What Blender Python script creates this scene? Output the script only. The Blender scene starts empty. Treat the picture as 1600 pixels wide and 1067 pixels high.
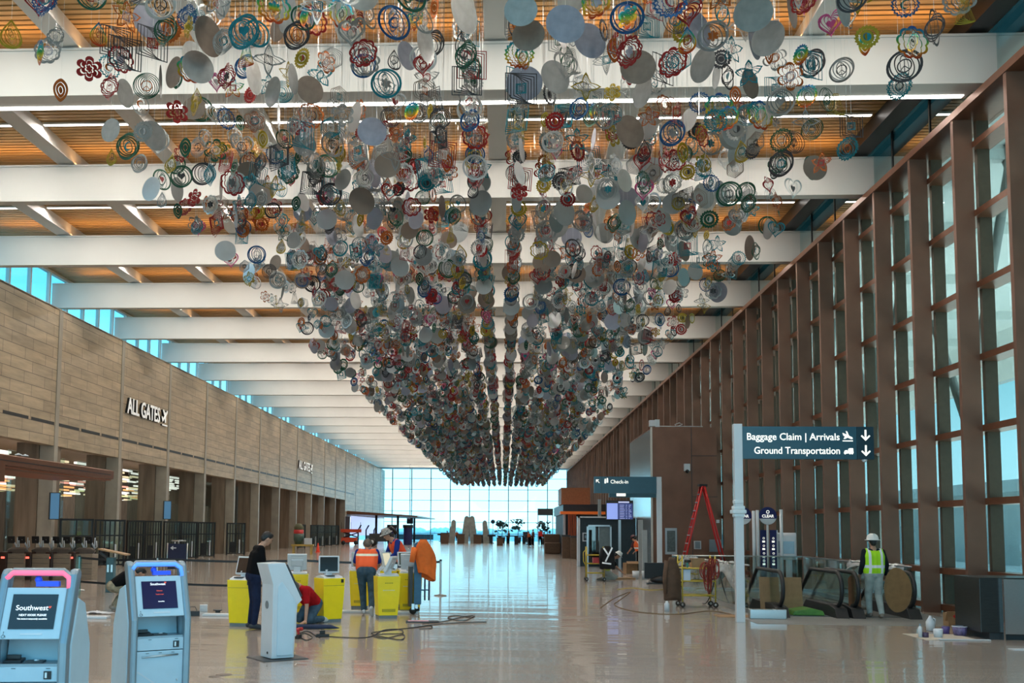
import bpy, bmesh, math, random
from mathutils import Vector, Matrix, Euler
R = math.radians; PI = math.pi
random.seed(7)
S = bpy.context.scene
C = S.collection

# ---------------------------------------------------------------- camera, sky, large lights, exposure
F, PX, PY, YAW, PIT, ROL, H = 1544., 710., 695.4, -.0501, .0849, .0086, 1.8
def cam_matrix():
    cy, sy = math.cos(YAW), math.sin(YAW); cp, sp = math.cos(PIT), math.sin(PIT); cr, sr = math.cos(ROL), math.sin(ROL)
    A = Matrix(((cy, -sy, 0), (0, 0, -1), (sy, cy, 0)))
    B = Matrix(((1, 0, 0), (0, cp, sp), (0, -sp, cp)))
    D = Matrix(((cr, -sr, 0), (sr, cr, 0), (0, 0, 1)))
    return D @ B @ A
MC = cam_matrix()
cd = bpy.data.cameras.new('camera'); cam = bpy.data.objects.new('camera', cd); C.objects.link(cam); S.camera = cam
r_, d_, f_ = MC[0], MC[1], MC[2]
cam.matrix_world = Matrix(((r_[0], -d_[0], -f_[0], 0), (r_[1], -d_[1], -f_[1], 0), (r_[2], -d_[2], -f_[2], H), (0, 0, 0, 1)))
cd.sensor_width = 36; cd.lens = F / 1600 * 36
cd.shift_x = (800 - PX) / 1600; cd.shift_y = (PY - 533.5) / 1600
cd.clip_start = .1; cd.clip_end = 2000
def ray(u, v): return MC.transposed() @ Vector((u - PX, v - PY, F))
def fl(u, v, h=0.):
    r = ray(u, v); t = (h - H) / r[2]; return Vector((r[0] * t, r[1] * t, h))
def at(u, v, Y):
    r = ray(u, v); t = Y / r[1]; return Vector((r[0] * t, Y, r[2] * t + H))

S.view_settings.view_transform = 'Standard'; S.view_settings.look = 'None'
S.view_settings.gamma = 1; S.view_settings.use_curve_mapping = False
S.view_settings.exposure = 0.0
S.cycles.max_bounces = 6; S.cycles.diffuse_bounces = 3; S.cycles.glossy_bounces = 3
S.cycles.transmission_bounces = 4; S.cycles.transparent_max_bounces = 14
S.cycles.caustics_reflective = False; S.cycles.caustics_refractive = False
S.cycles.sample_clamp_indirect = 4; S.cycles.use_denoising = True
S.cycles.use_adaptive_sampling = True; S.cycles.adaptive_threshold = .03

W = bpy.data.worlds.new('sky'); S.world = W; W.use_nodes = True
nt = W.node_tree; nt.nodes.clear()
tc = nt.nodes.new('ShaderNodeTexCoord'); sx = nt.nodes.new('ShaderNodeSeparateXYZ'); rp = nt.nodes.new('ShaderNodeValToRGB')
bg = nt.nodes.new('ShaderNodeBackground'); wo = nt.nodes.new('ShaderNodeOutputWorld')
nt.links.new(tc.outputs['Generated'], sx.inputs[0]); nt.links.new(sx.outputs[2], rp.inputs[0])
nt.links.new(rp.outputs[0], bg.inputs[0]); nt.links.new(bg.outputs[0], wo.inputs[0])
e = rp.color_ramp.elements
e[0].position = 0; e[0].color = (.50, .86, 1, 1); e[1].position = .6; e[1].color = (.12, .45, .75, 1)
for p, c in ((.08, (.42, .80, 1, 1)), (.22, (.10, .38, .5, 1))):
    k = e.new(p); k.color = c
bg.inputs[1].default_value = 3.2

P = 6.804; Z0 = 2.967                      # bay pitch and first beam
XL, XR, YE = -18.43, 9.61, 152.6           # left wall, fins, far glass
BB, BT, CZ = 11.05, 12.12, 12.6            # beam bottom, top, ceiling
def area(name, loc, sx_, sy_, power, col, rot=(0, 0, 0)):
    l = bpy.data.lights.new(name, 'AREA'); l.shape = 'RECTANGLE'; l.size = sx_; l.size_y = sy_; l.energy = power; l.color = col
    o = bpy.data.objects.new(name, l); C.objects.link(o); o.location = loc; o.rotation_euler = rot
    return o
for k in range(-3, 19):                    # warm cove lamps that lie on top of each beam and wash the wooden ceiling
    Yk = (Z0 + k) * P
    area('cove_light', (-4.4, Yk + .1, BT + .06), 27.5, .12, 140 if k < 7 else 80, (1, .57, .25), (PI + .15, 0, 0))
for k in range(-3, 19, 1):                 # linear ceiling lamps shining down between the slats
    Yk = (3.70 + k) * P
    area('linear_light', (-4.4, Yk, CZ - .12), 26, .12, 900, (1, .93, .84))

for j in range(5): area('canopy_fill', (18, 15 + 26 * j, .4), 9, 20, 4500, (.92, 1, 1), (PI, 0, 0))   # added fill lights, no fixtures, to brighten the canopy outside

# ---------------------------------------------------------------- materials
MATS = {}
def mat(name, col, rough=.5, metal=0., noise=0., nscale=8., emit=None, es=1., bump=0., bscale=40., spec=.5, stretch=None):
    if name in MATS: return MATS[name]
    m = bpy.data.materials.new(name); m.use_nodes = True; n = m.node_tree; b = n.nodes['Principled BSDF']
    b.inputs['Base Color'].default_value = (*col, 1); b.inputs['Roughness'].default_value = rough; b.inputs['Metallic'].default_value = metal
    b.inputs['Specular IOR Level'].default_value = spec
    t = n.nodes.new('ShaderNodeTexCoord'); mp = n.nodes.new('ShaderNodeMapping'); n.links.new(t.outputs['Object'], mp.inputs[0])
    if stretch: mp.inputs['Scale'].default_value = stretch
    if noise:
        q = n.nodes.new('ShaderNodeTexNoise'); q.inputs['Scale'].default_value = nscale; q.inputs['Detail'].default_value = 5
        n.links.new(mp.outputs[0], q.inputs[0])
        rr = n.nodes.new('ShaderNodeValToRGB')
        rr.color_ramp.elements[0].position = .3; rr.color_ramp.elements[1].position = .7
        rr.color_ramp.elements[0].color = (*[c * (1 - noise) for c in col], 1); rr.color_ramp.elements[1].color = (*[min(1, c * (1 + noise)) for c in col], 1)
        n.links.new(q.outputs[0], rr.inputs[0]); n.links.new(rr.outputs[0], b.inputs['Base Color'])
    if bump:
        q = n.nodes.new('ShaderNodeTexNoise'); q.inputs['Scale'].default_value = bscale; n.links.new(mp.outputs[0], q.inputs[0])
        bp = n.nodes.new('ShaderNodeBump'); bp.inputs['Strength'].default_value = bump; bp.inputs['Distance'].default_value = .02
        n.links.new(q.outputs[0], bp.inputs['Height']); n.links.new(bp.outputs[0], b.inputs['Normal'])
    if emit:
        b.inputs['Emission Color'].default_value = (*emit, 1); b.inputs['Emission Strength'].default_value = es
    MATS[name] = m; return m
def glass(name, tint=(.86, .95, .94), refl=(.9, .95, .95), base=.06, rough=.02, dirt=0.):
    if name in MATS: return MATS[name]
    m = bpy.data.materials.new(name); m.use_nodes = True; n = m.node_tree; n.nodes.clear()
    o = n.nodes.new('ShaderNodeOutputMaterial'); mx = n.nodes.new('ShaderNodeMixShader'); tr = n.nodes.new('ShaderNodeBsdfTransparent')
    g = n.nodes.new('ShaderNodeBsdfGlossy'); lw = n.nodes.new('ShaderNodeLayerWeight'); pw = n.nodes.new('ShaderNodeMath'); ad = n.nodes.new('ShaderNodeMath')
    lw.inputs[0].default_value = .5; pw.operation = 'POWER'; pw.inputs[1].default_value = 4; n.links.new(lw.outputs['Facing'], pw.inputs[0]); ad.operation = 'MULTIPLY_ADD'; ad.inputs[1].default_value = .7; ad.inputs[2].default_value = base; ad.use_clamp = True
    tr.inputs[0].default_value = (*tint, 1); g.inputs[0].default_value = (*refl, 1); g.inputs[1].default_value = rough
    n.links.new(pw.outputs[0], ad.inputs[0]); n.links.new(ad.outputs[0], mx.inputs[0]); n.links.new(tr.outputs[0], mx.inputs[1]); n.links.new(g.outputs[0], mx.inputs[2])
    last = mx
    if dirt:
        df = n.nodes.new('ShaderNodeBsdfDiffuse'); df.inputs[0].default_value = (.75, .78, .8, 1); m2 = n.nodes.new('ShaderNodeMixShader')
        q = n.nodes.new('ShaderNodeTexNoise'); q.inputs['Scale'].default_value = 3; mu = n.nodes.new('ShaderNodeMath'); mu.operation = 'MULTIPLY'; mu.inputs[1].default_value = dirt
        n.links.new(q.outputs[0], mu.inputs[0]); n.links.new(mu.outputs[0], m2.inputs[0]); n.links.new(mx.outputs[0], m2.inputs[1]); n.links.new(df.outputs[0], m2.inputs[2]); last = m2
    n.links.new(last.outputs[0], o.inputs[0]); MATS[name] = m; return m
def nodes_mat(name):
    m = bpy.data.materials.new(name); m.use_nodes = True; MATS[name] = m
    n = m.node_tree; b = n.nodes['Principled BSDF']; t = n.nodes.new('ShaderNodeTexCoord')
    return m, n, b, t
def ramp(n, fac, stops):
    r = n.nodes.new('ShaderNodeValToRGB'); el = r.color_ramp.elements
    el[0].position, el[0].color = stops[0][0], (*stops[0][1], 1); el[1].position, el[1].color = stops[-1][0], (*stops[-1][1], 1)
    for p, c in stops[1:-1]:
        k = el.new(p); k.color = (*c, 1)
    n.links.new(fac, r.inputs[0]); return r.outputs[0]
def noise(n, vec, scale, detail=4, sc=(1, 1, 1)):
    mp = n.nodes.new('ShaderNodeMapping'); mp.inputs['Scale'].default_value = sc; n.links.new(vec, mp.inputs[0])
    q = n.nodes.new('ShaderNodeTexNoise'); q.inputs['Scale'].default_value = scale; q.inputs['Detail'].default_value = detail
    n.links.new(mp.outputs[0], q.inputs[0]); return q.outputs[0]

# polished terrazzo
m, n, b, t = nodes_mat('terrazzo')
f1 = noise(n, t.outputs['Object'], 60, 6); f2 = noise(n, t.outputs['Object'], .35, 3)
c1 = ramp(n, f1, ((.3, (.34, .285, .24)), (.55, (.44, .378, .325)), (.7, (.54, .475, .415))))
c2 = ramp(n, f2, ((.3, (.9, .9, .92)), (.7, (1.0, .97, .94))))
mx = n.nodes.new('ShaderNodeMix'); mx.data_type = 'RGBA'; mx.blend_type = 'MULTIPLY'; mx.inputs[0].default_value = 1
n.links.new(c1, mx.inputs[6]); n.links.new(c2, mx.inputs[7]); n.links.new(mx.outputs[2], b.inputs['Base Color'])
b.inputs['Specular IOR Level'].default_value = .8; b.inputs['Coat Weight'].default_value = .35; b.inputs['Coat Roughness'].default_value = .03
b.inputs['Roughness'].default_value = .2
bp = n.nodes.new('ShaderNodeBump'); bp.inputs['Strength'].default_value = .8; bp.inputs['Distance'].default_value = .014
n.links.new(noise(n, t.outputs['Object'], 1.0, 2, (.16, 1.15, 1)), bp.inputs['Height'])
n.links.new(bp.outputs[0], b.inputs['Normal']); n.links.new(bp.outputs[0], b.inputs['Coat Normal'])
# stone planks of the left wall
m, n, b, t = nodes_mat('stone_planks')
mp = n.nodes.new('ShaderNodeMapping'); mp.inputs['Rotation'].default_value = (0, 0, 0)
sp = n.nodes.new('ShaderNodeSeparateXYZ'); cb = n.nodes.new('ShaderNodeCombineXYZ'); n.links.new(t.outputs['Object'], sp.inputs[0])
n.links.new(sp.outputs[1], cb.inputs[0]); n.links.new(sp.outputs[2], cb.inputs[1])
br = n.nodes.new('ShaderNodeTexBrick'); n.links.new(cb.outputs[0], br.inputs[0]); br.inputs['Scale'].default_value = 1
br.inputs['Brick Width'].default_value = 1.7; br.inputs['Row Height'].default_value = .455; br.inputs['Mortar Size'].default_value = .012
br.inputs['Color1'].default_value = (.52, .41, .28, 1); br.inputs['Color2'].default_value = (.40, .315, .215, 1); br.inputs['Mortar'].default_value = (.13, .10, .08, 1)
br.offset = .37
c = ramp(n, noise(n, t.outputs['Object'], 1.0, 6, (1, .8, 6)), ((.3, (.78, .76, .72)), (.7, (1.15, 1.12, 1.08))))
mx = n.nodes.new('ShaderNodeMix'); mx.data_type = 'RGBA'; mx.blend_type = 'MULTIPLY'; mx.inputs[0].default_value = 1
n.links.new(br.outputs[0], mx.inputs[6]); n.links.new(c, mx.inputs[7]); n.links.new(mx.outputs[2], b.inputs['Base Color'])
b.inputs['Roughness'].default_value = .42; b.inputs['Specular IOR Level'].default_value = .6
# travertine / wood grain jambs
m, n, b, t = nodes_mat('brown_stone')
c = ramp(n, noise(n, t.outputs['Object'], 1.6, 8, (2.2, 2.2, .22)), ((.25, (.13, .09, .06)), (.5, (.22, .16, .11)), (.75, (.30, .23, .165))))
n.links.new(c, b.inputs['Base Color']); b.inputs['Roughness'].default_value = .5
# rainbow steel
m, n, b, t = nodes_mat('rainbow_steel')
sp = n.nodes.new('ShaderNodeSeparateXYZ'); n.links.new(t.outputs['Generated'], sp.inputs[0])
c = ramp(n, sp.outputs[2], ((0, (.35, .02, .02)), (.2, (.5, .16, .02)), (.38, (.5, .42, .03)), (.55, (.05, .3, .08)), (.75, (.02, .28, .32)), (1, (.03, .05, .30))))
n.links.new(c, b.inputs['Base Color']); b.inputs['Metallic'].default_value = .8; b.inputs['Roughness'].default_value = .3

white = mat('white_paint', (.63, .61, .57), .55, noise=.03, nscale=.7)
wood = mat('slat_wood', (.46, .28, .11), .5, noise=.25, nscale=3, stretch=(.25, 6, 6))
darkback = mat('ceiling_dark', (.06, .035, .02), .8, noise=.1)
bronze = mat('bronze_panel', (.21, .105, .07), .45, noise=.12, nscale=1.2, metal=.35)
bronze2 = mat('bronze_header', (.19, .075, .038), .35, metal=.4, noise=.08)
black = mat('black_metal', (.012, .012, .014), .4, noise=.1)
dark = mat('dark_grey', (.04, .045, .05), .5, noise=.1)
steel = mat('brushed_steel', (.55, .57, .58), .3, metal=1, noise=.08, nscale=20, stretch=(1, 1, 12))
chrome = mat('chrome', (.7, .72, .73), .15, metal=1, noise=.02)
lamp = mat('lamp_white', (.9, .9, .9), .5, emit=(1, .96, .9), es=7)
rubber = mat('black_rubber', (.015, .015, .016), .55, noise=.15)
yellow = mat('yellow_panel', (.90, .68, .005), .35, noise=.03)
kwhite = mat('kiosk_white', (.60, .64, .68), .35, noise=.02)
kgrey = mat('kiosk_grey', (.25, .31, .35), .35, metal=.5, noise=.04)
kpanel = mat('kiosk_panel', (.46, .60, .68), .38, noise=.03)
skin = mat('skin', (.45, .24, .16), .5, noise=.08, nscale=30)
gl_clear = glass('window_glass', (.80, .92, .93), base=.04)
gl_side = glass('side_glass', (.60, .68, .66), (.75, .85, .85), base=.12)
gl_rail = glass('rail_glass', (.80, .88, .87), base=.08)
gl_dark = glass('dark_glass', (.45, .5, .5), base=.1)

# ---------------------------------------------------------------- mesh helpers
class MB:
    def __init__(s): s.v = []; s.f = []; s.m = []; s.smooth = []
    def add(s, vs, fs, mi=0, sm=False):
        o = len(s.v); s.v += [tuple(v) for v in vs]; s.f += [tuple(i + o for i in f) for f in fs]; s.m += [mi] * len(fs); s.smooth += [sm] * len(fs); return s
    def box(s, c, d, rot=None, mi=0, taper=1.):
        x, y, z = d[0] / 2, d[1] / 2, d[2] / 2
        vs = [Vector((a * x * (taper if k < 0 else 1), b_ * y * (taper if k < 0 else 1), k * z)) for k in (-1, 1) for b_ in (-1, 1) for a in (-1, 1)]
        if rot is not None:
            M = rot if isinstance(rot, Matrix) else Euler(rot).to_matrix()
            vs = [M @ v for v in vs]
        c = Vector(c)
        return s.add([v + c for v in vs], [(0, 2, 3, 1), (4, 5, 7, 6), (0, 1, 5, 4), (2, 6, 7, 3), (0, 4, 6, 2), (1, 3, 7, 5)], mi)
    def b2(s, a, b_, mi=0):
        return s.box([(a[i] + b_[i]) / 2 for i in range(3)], [abs(a[i] - b_[i]) for i in range(3)], mi=mi)
    def tube(s, pts, r, n=8, mi=0, closed=False):
        pts = [Vector(p) for p in pts]; N = len(pts); rs = r if isinstance(r, (list, tuple)) else [r] * N; vs = []
        up = None
        for i in range(N):
            if closed: tt = pts[(i + 1) % N] - pts[i - 1]
            else: tt = pts[min(i + 1, N - 1)] - pts[max(i - 1, 0)]
            tt.normalize()
            if up is None: up = Vector((0, 0, 1)) if abs(tt.z) < .9 else Vector((1, 0, 0))
            a = tt.cross(up); a.normalize(); b_ = a.cross(tt); up = b_
            vs += [pts[i] + (a * math.cos(2 * PI * k / n) + b_ * math.sin(2 * PI * k / n)) * rs[i] for k in range(n)]
        fs = []
        for i in range(N if closed else N - 1):
            j = (i + 1) % N
            fs += [(i * n + k, i * n + (k + 1) % n, j * n + (k + 1) % n, j * n + k) for k in range(n)]
        if not closed: fs += [tuple(range(n))[::-1], tuple((N - 1) * n + k for k in range(n))]
        return s.add(vs, fs, mi, True)
    def cyl(s, p, r, h, n=20, mi=0, r2=None):
        p = Vector(p); r2 = r if r2 is None else r2
        vs = [p + Vector((r * math.cos(2 * PI * k / n), r * math.sin(2 * PI * k / n), 0)) for k in range(n)] + [p + Vector((r2 * math.cos(2 * PI * k / n), r2 * math.sin(2 * PI * k / n), h)) for k in range(n)]
        s.add(vs, [(k, (k + 1) % n, n + (k + 1) % n, n + k) for k in range(n)], mi, True)
        return s.add(vs, [tuple(range(n))[::-1], tuple(range(n, 2 * n))], mi)
    def lathe(s, prof, c=(0, 0, 0), n=20, mi=0):
        c = Vector(c); vs = []
        for r, z in prof: vs += [c + Vector((r * math.cos(2 * PI * k / n), r * math.sin(2 * PI * k / n), z)) for k in range(n)]
        return s.add(vs, [(i * n + k, i * n + (k + 1) % n, (i + 1) * n + (k + 1) % n, (i + 1) * n + k) for i in range(len(prof) - 1) for k in range(n)], mi, True)
    def prism(s, poly, lo, hi, axis='x', mi=0):
        # poly in the other two axes (y,z) for x, (x,z) for y, (x,y) for z
        def mk(p, t): return {'x': (t, p[0], p[1]), 'y': (p[0], t, p[1]), 'z': (p[0], p[1], t)}[axis]
        N = len(poly)
        vs = [mk(p, lo) for p in poly] + [mk(p, hi) for p in poly]
        return s.add(vs, [tuple(range(N))[::-1], tuple(range(N, 2 * N))] + [(k, (k + 1) % N, N + (k + 1) % N, N + k) for k in range(N)], mi)
    def ball(s, c, r, n=12, mi=0):
        c = Vector(c); r = Vector((r, r, r)) if not hasattr(r, '__len__') else Vector(r); vs = []; m_ = n // 2
        for i in range(m_ + 1):
            a = PI * i / m_
            for k in range(n): vs.append(c + Vector((r[0] * math.sin(a) * math.cos(2 * PI * k / n), r[1] * math.sin(a) * math.sin(2 * PI * k / n), -r[2] * math.cos(a))))
        return s.add(vs, [(i * n + k, i * n + (k + 1) % n, (i + 1) * n + (k + 1) % n, (i + 1) * n + k) for i in range(m_) for k in range(n)], mi, True)
    def build(s, name, mats, parent=None, bevel=0, kind=None, loc=None, rz=None):
        me = bpy.data.meshes.new(name); me.from_pydata(s.v, [], s.f)
        for m_ in (mats if isinstance(mats, (list, tuple)) else [mats]): me.materials.append(m_)
        me.polygons.foreach_set('material_index', s.m); me.polygons.foreach_set('use_smooth', s.smooth); me.update()
        bm = bmesh.new(); bm.from_mesh(me)
        if len(bm.faces) < 4000: bmesh.ops.recalc_face_normals(bm, faces=bm.faces)
        bm.to_mesh(me); bm.free()
        o = bpy.data.objects.new(name, me); C.objects.link(o)
        if parent is not None: o.parent = parent
        if bevel:
            q = o.modifiers.new('bevel', 'BEVEL'); q.width = bevel; q.segments = 2; q.limit_method = 'ANGLE'
        if kind: o['kind'] = kind
        if loc is not None: o.location = loc
        if rz is not None: o.rotation_euler = (0, 0, rz)
        return o
def tag(o, label, cat, group=None, kind=None):
    o['label'] = label; o['category'] = cat
    if group: o['group'] = group
    if kind: o['kind'] = kind
    return o
def thing(name, label, cat, loc=(0, 0, 0), rz=0, group=None):
    o = bpy.data.objects.new(name, None); C.objects.link(o); o.location = loc; o.rotation_euler = (0, 0, rz); o.empty_display_size = .1
    return tag(o, label, cat, group)
def dup(root, loc, rz, label, group=None):
    def cp(o, par):
        c_ = o.copy(); C.objects.link(c_); c_.parent = par
        for ch in list(o.children): cp(ch, c_)
        return c_
    r = cp(root, None); r.location = loc; r.rotation_euler = (0, 0, rz); r['label'] = label
    if group: r['group'] = group
    return r
def text(s, size, mat_, parent, name='lettering', loc=(0, 0, 0), rot=(PI / 2, 0, 0), ext=.004, align='CENTER', off=0., sx_=1.):
    cu = bpy.data.curves.new(name, 'FONT'); cu.body = s; cu.size = size; cu.extrude = ext; cu.align_x = align; cu.offset = off; cu.resolution_u = 3
    cu.materials.append(mat_); o = bpy.data.objects.new(name, cu); C.objects.link(o); o.parent = parent; o.location = loc; o.rotation_euler = rot; o.scale = (sx_, 1, 1)
    bpy.context.view_layer.update()
    me = bpy.data.meshes.new_from_object(o); p = bpy.data.objects.new(name, me); bpy.data.objects.remove(o)
    C.objects.link(p); p.parent = parent; p.location = loc; p.rotation_euler = rot; p.scale = (sx_, 1, 1)
    return p
ORD = ['first', 'second', 'third', 'fourth', 'fifth', 'sixth', 'seventh', 'eighth', 'ninth', 'tenth', 'eleventh', 'twelfth', 'thirteenth', 'fourteenth', 'fifteenth', 'sixteenth', 'seventeenth', 'eighteenth', 'nineteenth', 'twentieth'] + ['%dth' % i for i in range(21, 60)]

# ---------------------------------------------------------------- the building
# floor, with the escalator well left open
WX0, WX1, WY0, WY1 = 5.75, 8.72, 23.6, 30.4
mb = MB()
for a, b_ in (((-32, -6), (WX0, 154)), ((WX1, -6), (10.5, 154)), ((WX0, -6), (WX1, WY0)), ((WX0, WY1), (WX1, 154))):
    mb.b2((a[0], a[1], -.3), (b_[0], b_[1], 0))
mb.build('floor', MATS['terrazzo'], kind='structure')
mb = MB(); mb.b2((WX0 - .1, WY0 + 1, -5.2), (WX0, WY1, -.3)); mb.b2((WX1, WY0 + 1, -5.2), (WX1 + .1, WY1, -.3)); mb.b2((WX0, WY1, -5.2), (WX1, WY1 + .1, -.3)); mb.b2((WX0, WY0, -5.3), (WX1, WY1 + .1, -5.2))
mb.build('wall_well', bronze2, kind='structure')
mb = MB(); mb.b2((5.0, 19.9, 0), (9.4, WY0 - .05, .006)); mb.build('floor_plate', mat('landing_plate', (.22, .22, .21), .5, noise=.1), kind='structure')
# ceiling: dark backing + wooden slats in every bay
mb = MB(); mb.b2((-19.4, -4, CZ + .14), (10.4, YE, CZ + .3)); mb.build('ceiling', darkback, kind='structure')
mb = MB()
y = -3.5
while y < 70:
    mb.b2((-19.2, y, CZ), (10.2, y + .135, CZ + .12)); y += .20
mb.b2((-19.2, 70, CZ), (10.2, YE, CZ + .1))
mb.build('ceiling_slat', wood, kind='structure')
# white box beams
for i, k in enumerate(range(-3, 20)):
    Yk = (Z0 + k) * P
    mb = MB(); mb.b2((-19.3, Yk, BB), (10.15, Yk + .30, BT)); mb.b2((-19.3, Yk - .03, BB), (10.15, Yk, BB + .05)); mb.b2((-19.3, Yk - .03, BT - .05), (10.15, Yk, BT))
    mb.build('beam', white, kind='structure')
# white purlins running the length of the hall, a flange and a web each
for xp in (-15.75, -12.6, -9.5, -6.4, -3.3, -.2, 3.05, 6.45):
    mb = MB(); mb.b2((xp - .25, -4, BT + .04), (xp + .25, YE, BT + .09)); mb.b2((xp - .16, -4, BT + .09), (xp + .16, YE, CZ))
    mb.build('beam_purlin', white, kind='structure')
# linear ceiling lamps, segment by segment
def lampseg(x0, x1, Y, z=CZ - .02, gname='linear lamps'):
    t = thing('linear_lamp', '', 'lamp', ((x0 + x1) / 2, Y, z))
    MB().b2((-(x1 - x0) / 2, -.06, -.05), ((x1 - x0) / 2, .06, 0)).build('housing', white, t)
    MB().b2((-(x1 - x0) / 2 + .02, -.045, -.062), ((x1 - x0) / 2 - .02, .045, -.045)).build('diffuser', lamp, t)
    return t
bays = {0: 'nearest white beam', 1: 'second white beam', 5: 'sixth white beam'}
for k, nm in bays.items():
    Y = (3.70 + k) * P
    xs = [-17.3, -14.15, -11.05, -7.95, -4.85, -1.75, 1.4, 4.7, 8.1]
    for j, xc in enumerate(xs):
        t = lampseg(xc - 1.35, xc + 1.35, Y)
        tag(t, 'slim white linear lamp behind the %s, %s from the clerestory side' % (nm, ORD[j]), 'lamp', 'linear lamps in the slatted ceiling')
t = thing('linear_lamp', 'long bright white lamp along the back foot of the nearest beam', 'lamp', (-4.4, Z0 * P + .50, BB + .03))
MB().b2((-13.6, -.18, -.02), (14.2, .20, .03)).build('housing', white, t); MB().b2((-13.5, .04, -.035), (14.1, .18, -.02)).build('diffuser', lamp, t)
# left wall above the portals, with flat pilaster strips
PJ = [(5.83 + j) * P for j in range(-6, 12)]
stone = MATS['stone_planks']; brown = MATS['brown_stone']
mb = MB(); mb.b2((-18.9, -6, 5.08), (XL, 16.83 * P, 10.74)); mb.b2((-18.9, 16.83 * P, 3.2), (XL, YE, 10.74))
mb.b2((-18.9, -6, 0), (XL, 3.8 * P, 5.08)); mb.b2((-18.9, 136, 0), (XL, YE, 3.2))
mb.b2((-19.4, -6, 10.70), (XL, YE, 10.78))
mb.build('wall_left', stone, kind='structure')
mb = MB()
for y in PJ:
    if y > 24: mb.b2((-19.0, y - .16, 0), (XL + .035, y + .16, 10.73))
    else: mb.b2((-18.5, y - .16, 0), (XL + .035, y + .16, 10.73))
for j in range(1, 5): mb.b2((-18.5, (16.83 + 1.2 * j) * P - .08, 3.3), (XL + .02, (16.83 + 1.2 * j) * P + .08, 10.73))
mb.build('wall_left_pilaster', mat('pilaster_stone', (.36, .32, .26), .45, noise=.1, nscale=2), kind='structure')
mb = MB()
for y in PJ:
    if y < 24: continue
    mb.b2((-19.95, y - .2, 0), (-19.02, y + .9, 5.2)); mb.b2((-19.0, y - .05, 0), (-18.6, y + 0.9, 5.07))
mb.build('wall_portal_jamb', brown, kind='structure')
# black slot grilles above each portal
k = 0
for y in PJ:
    if y < 16: continue
    for q in range(3):
        o = MB().b2((XL - .03, -.98, -.06), (XL + .012, .98, .06)).build('slot_grille', black, loc=(0, y + 1.2 + q * 2.2, 5.98))
        tag(o, 'black slot grille above the %s portal, %s of its three' % (ORD[k], ORD[q]), 'grille', 'slot grilles over the portals')
    k += 1
# security hall behind the portals
mb = MB(); mb.b2((-32, 10, 0), (-31.8, 122, 6)); mb.b2((-32, 10, 0), (-19, 10.2, 6)); mb.b2((-32, 122, 0), (-19, 122.2, 6)); mb.build('wall_security_back', brown, kind='structure')
mb = MB(); mb.b2((-32, 10, 6), (-18.9, 122, 6.1)); mb.build('ceiling_security', mat('taupe_ceiling', (.18, .14, .11), .7, noise=.1), kind='structure')
mb = MB()
for y in [PJ[i] + 3.2 for i in range(6, 17)]: mb.b2((-26, y, 0), (-21.2, y + .25, 3.3))
mb.build('wall_security_screen', mat('ribbed_grey', (.20, .17, .14), .6, noise=.3, nscale=4, stretch=(9, 9, .4)), kind='structure')
for y in (30, 48, 66, 90): area('hall_light', (-25.5, y, 5.9), 8, 10, 420, (1, .9, .78))
for j in range(6, 12):
    o = MB().b2((-21.05, PJ[j] + 1.2, 0), (-21.0, PJ[j] + P - .2, 5.0)).build('window_%d' % j, gl_rail, kind='structure')
bcol = {'white': (1, .93, .84), 'pink': (.95, .42, .32), 'orange': (.95, .5, .18), 'pale green': (.75, .8, .4), 'cream': (.95, .8, .5)}
for cn, cc in bcol.items(): mat('baffle_' + cn, [x * .6 for x in cc], .6, noise=.05, emit=cc, es=.9 if cn != 'white' else 1.4)
def gradpick(t):
    return random.choice(['white', 'white', 'white', 'cream'] if t < .35 else (['pink', 'white', 'pink', 'orange', 'cream'] if t < .6 else ['cream', 'pale green', 'orange', 'white', 'cream']))
cells = [(cn, MB().b2((-.07, -.85, -.05), (.07, .85, .05)).build('ceiling_baffle', MATS['baffle_' + cn])) for cn in bcol]
src = {cn: o for cn, o in cells}; used = set(); nb = 0
for r0 in range(22):
    for q in range(13):
        if random.random() < .08: continue
        t_ = r0 / 21; cn = gradpick(t_); X = -21.4 - r0 * .44; Y = 36 + q * 2.7 + r0 * .35 + random.uniform(-.5, .5); z = 4.95 - t_ * 1.5 + random.uniform(-.04, .04)
        o = src[cn] if cn not in used else src[cn].copy()
        if cn in used: C.objects.link(o)
        used.add(cn); o.location = (X, Y, z); o.scale = (1, random.choice((.7, 1., 1.3)), 1)
        tag(o, '%s lit bar among the baffles under the security hall ceiling' % cn, 'ceiling baffle', '%s bars of the security hall ceiling' % cn)
# clerestory on the left and its mullions
mb = MB(); mb.b2((-19.32, -4, 10.78), (-19.30, YE, CZ + .1)); mb.build('window_1', glass('clerestory_glass', (.75, .95, 1), base=.02), kind='structure')
mb = MB()
y = -4
while y < YE:
    mb.b2((-19.38, y, 10.78), (-19.22, y + .1, CZ)); y += P / 4
mb.b2((-19.4, -4, CZ - .1), (-19.2, YE, CZ + .1)); mb.build('window_frame_left', white, kind='structure')
# far glass wall
o = MB().b2((-20, YE, 0), (10.6, YE + .03, CZ)).build('window_2', gl_clear, kind='structure')
mb = MB()
for j in range(-7, 4): mb.b2((.75 + 2.99 * j - .06, YE - .25, 0), (.75 + 2.99 * j + .06, YE, CZ))
for z in (1.12, 2.89, 4.56, 6.23, 7.91, 9.6, 11.1): mb.b2((-18.5, YE - .1, z - .035), (10.4, YE - .02, z + .035))
mb.build('window_frame_far', mat('mullion_grey', (.10, .13, .16), .5, noise=.05), kind='structure')
mb = MB(); mb.b2((-19.4, YE - 4.2, BB - .02), (10.4, YE, BB + .3)); mb.b2((9.75, YE - 3, 0), (10.5, YE, 11)); mb.build('wall_far_head', white, kind='structure')
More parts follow.
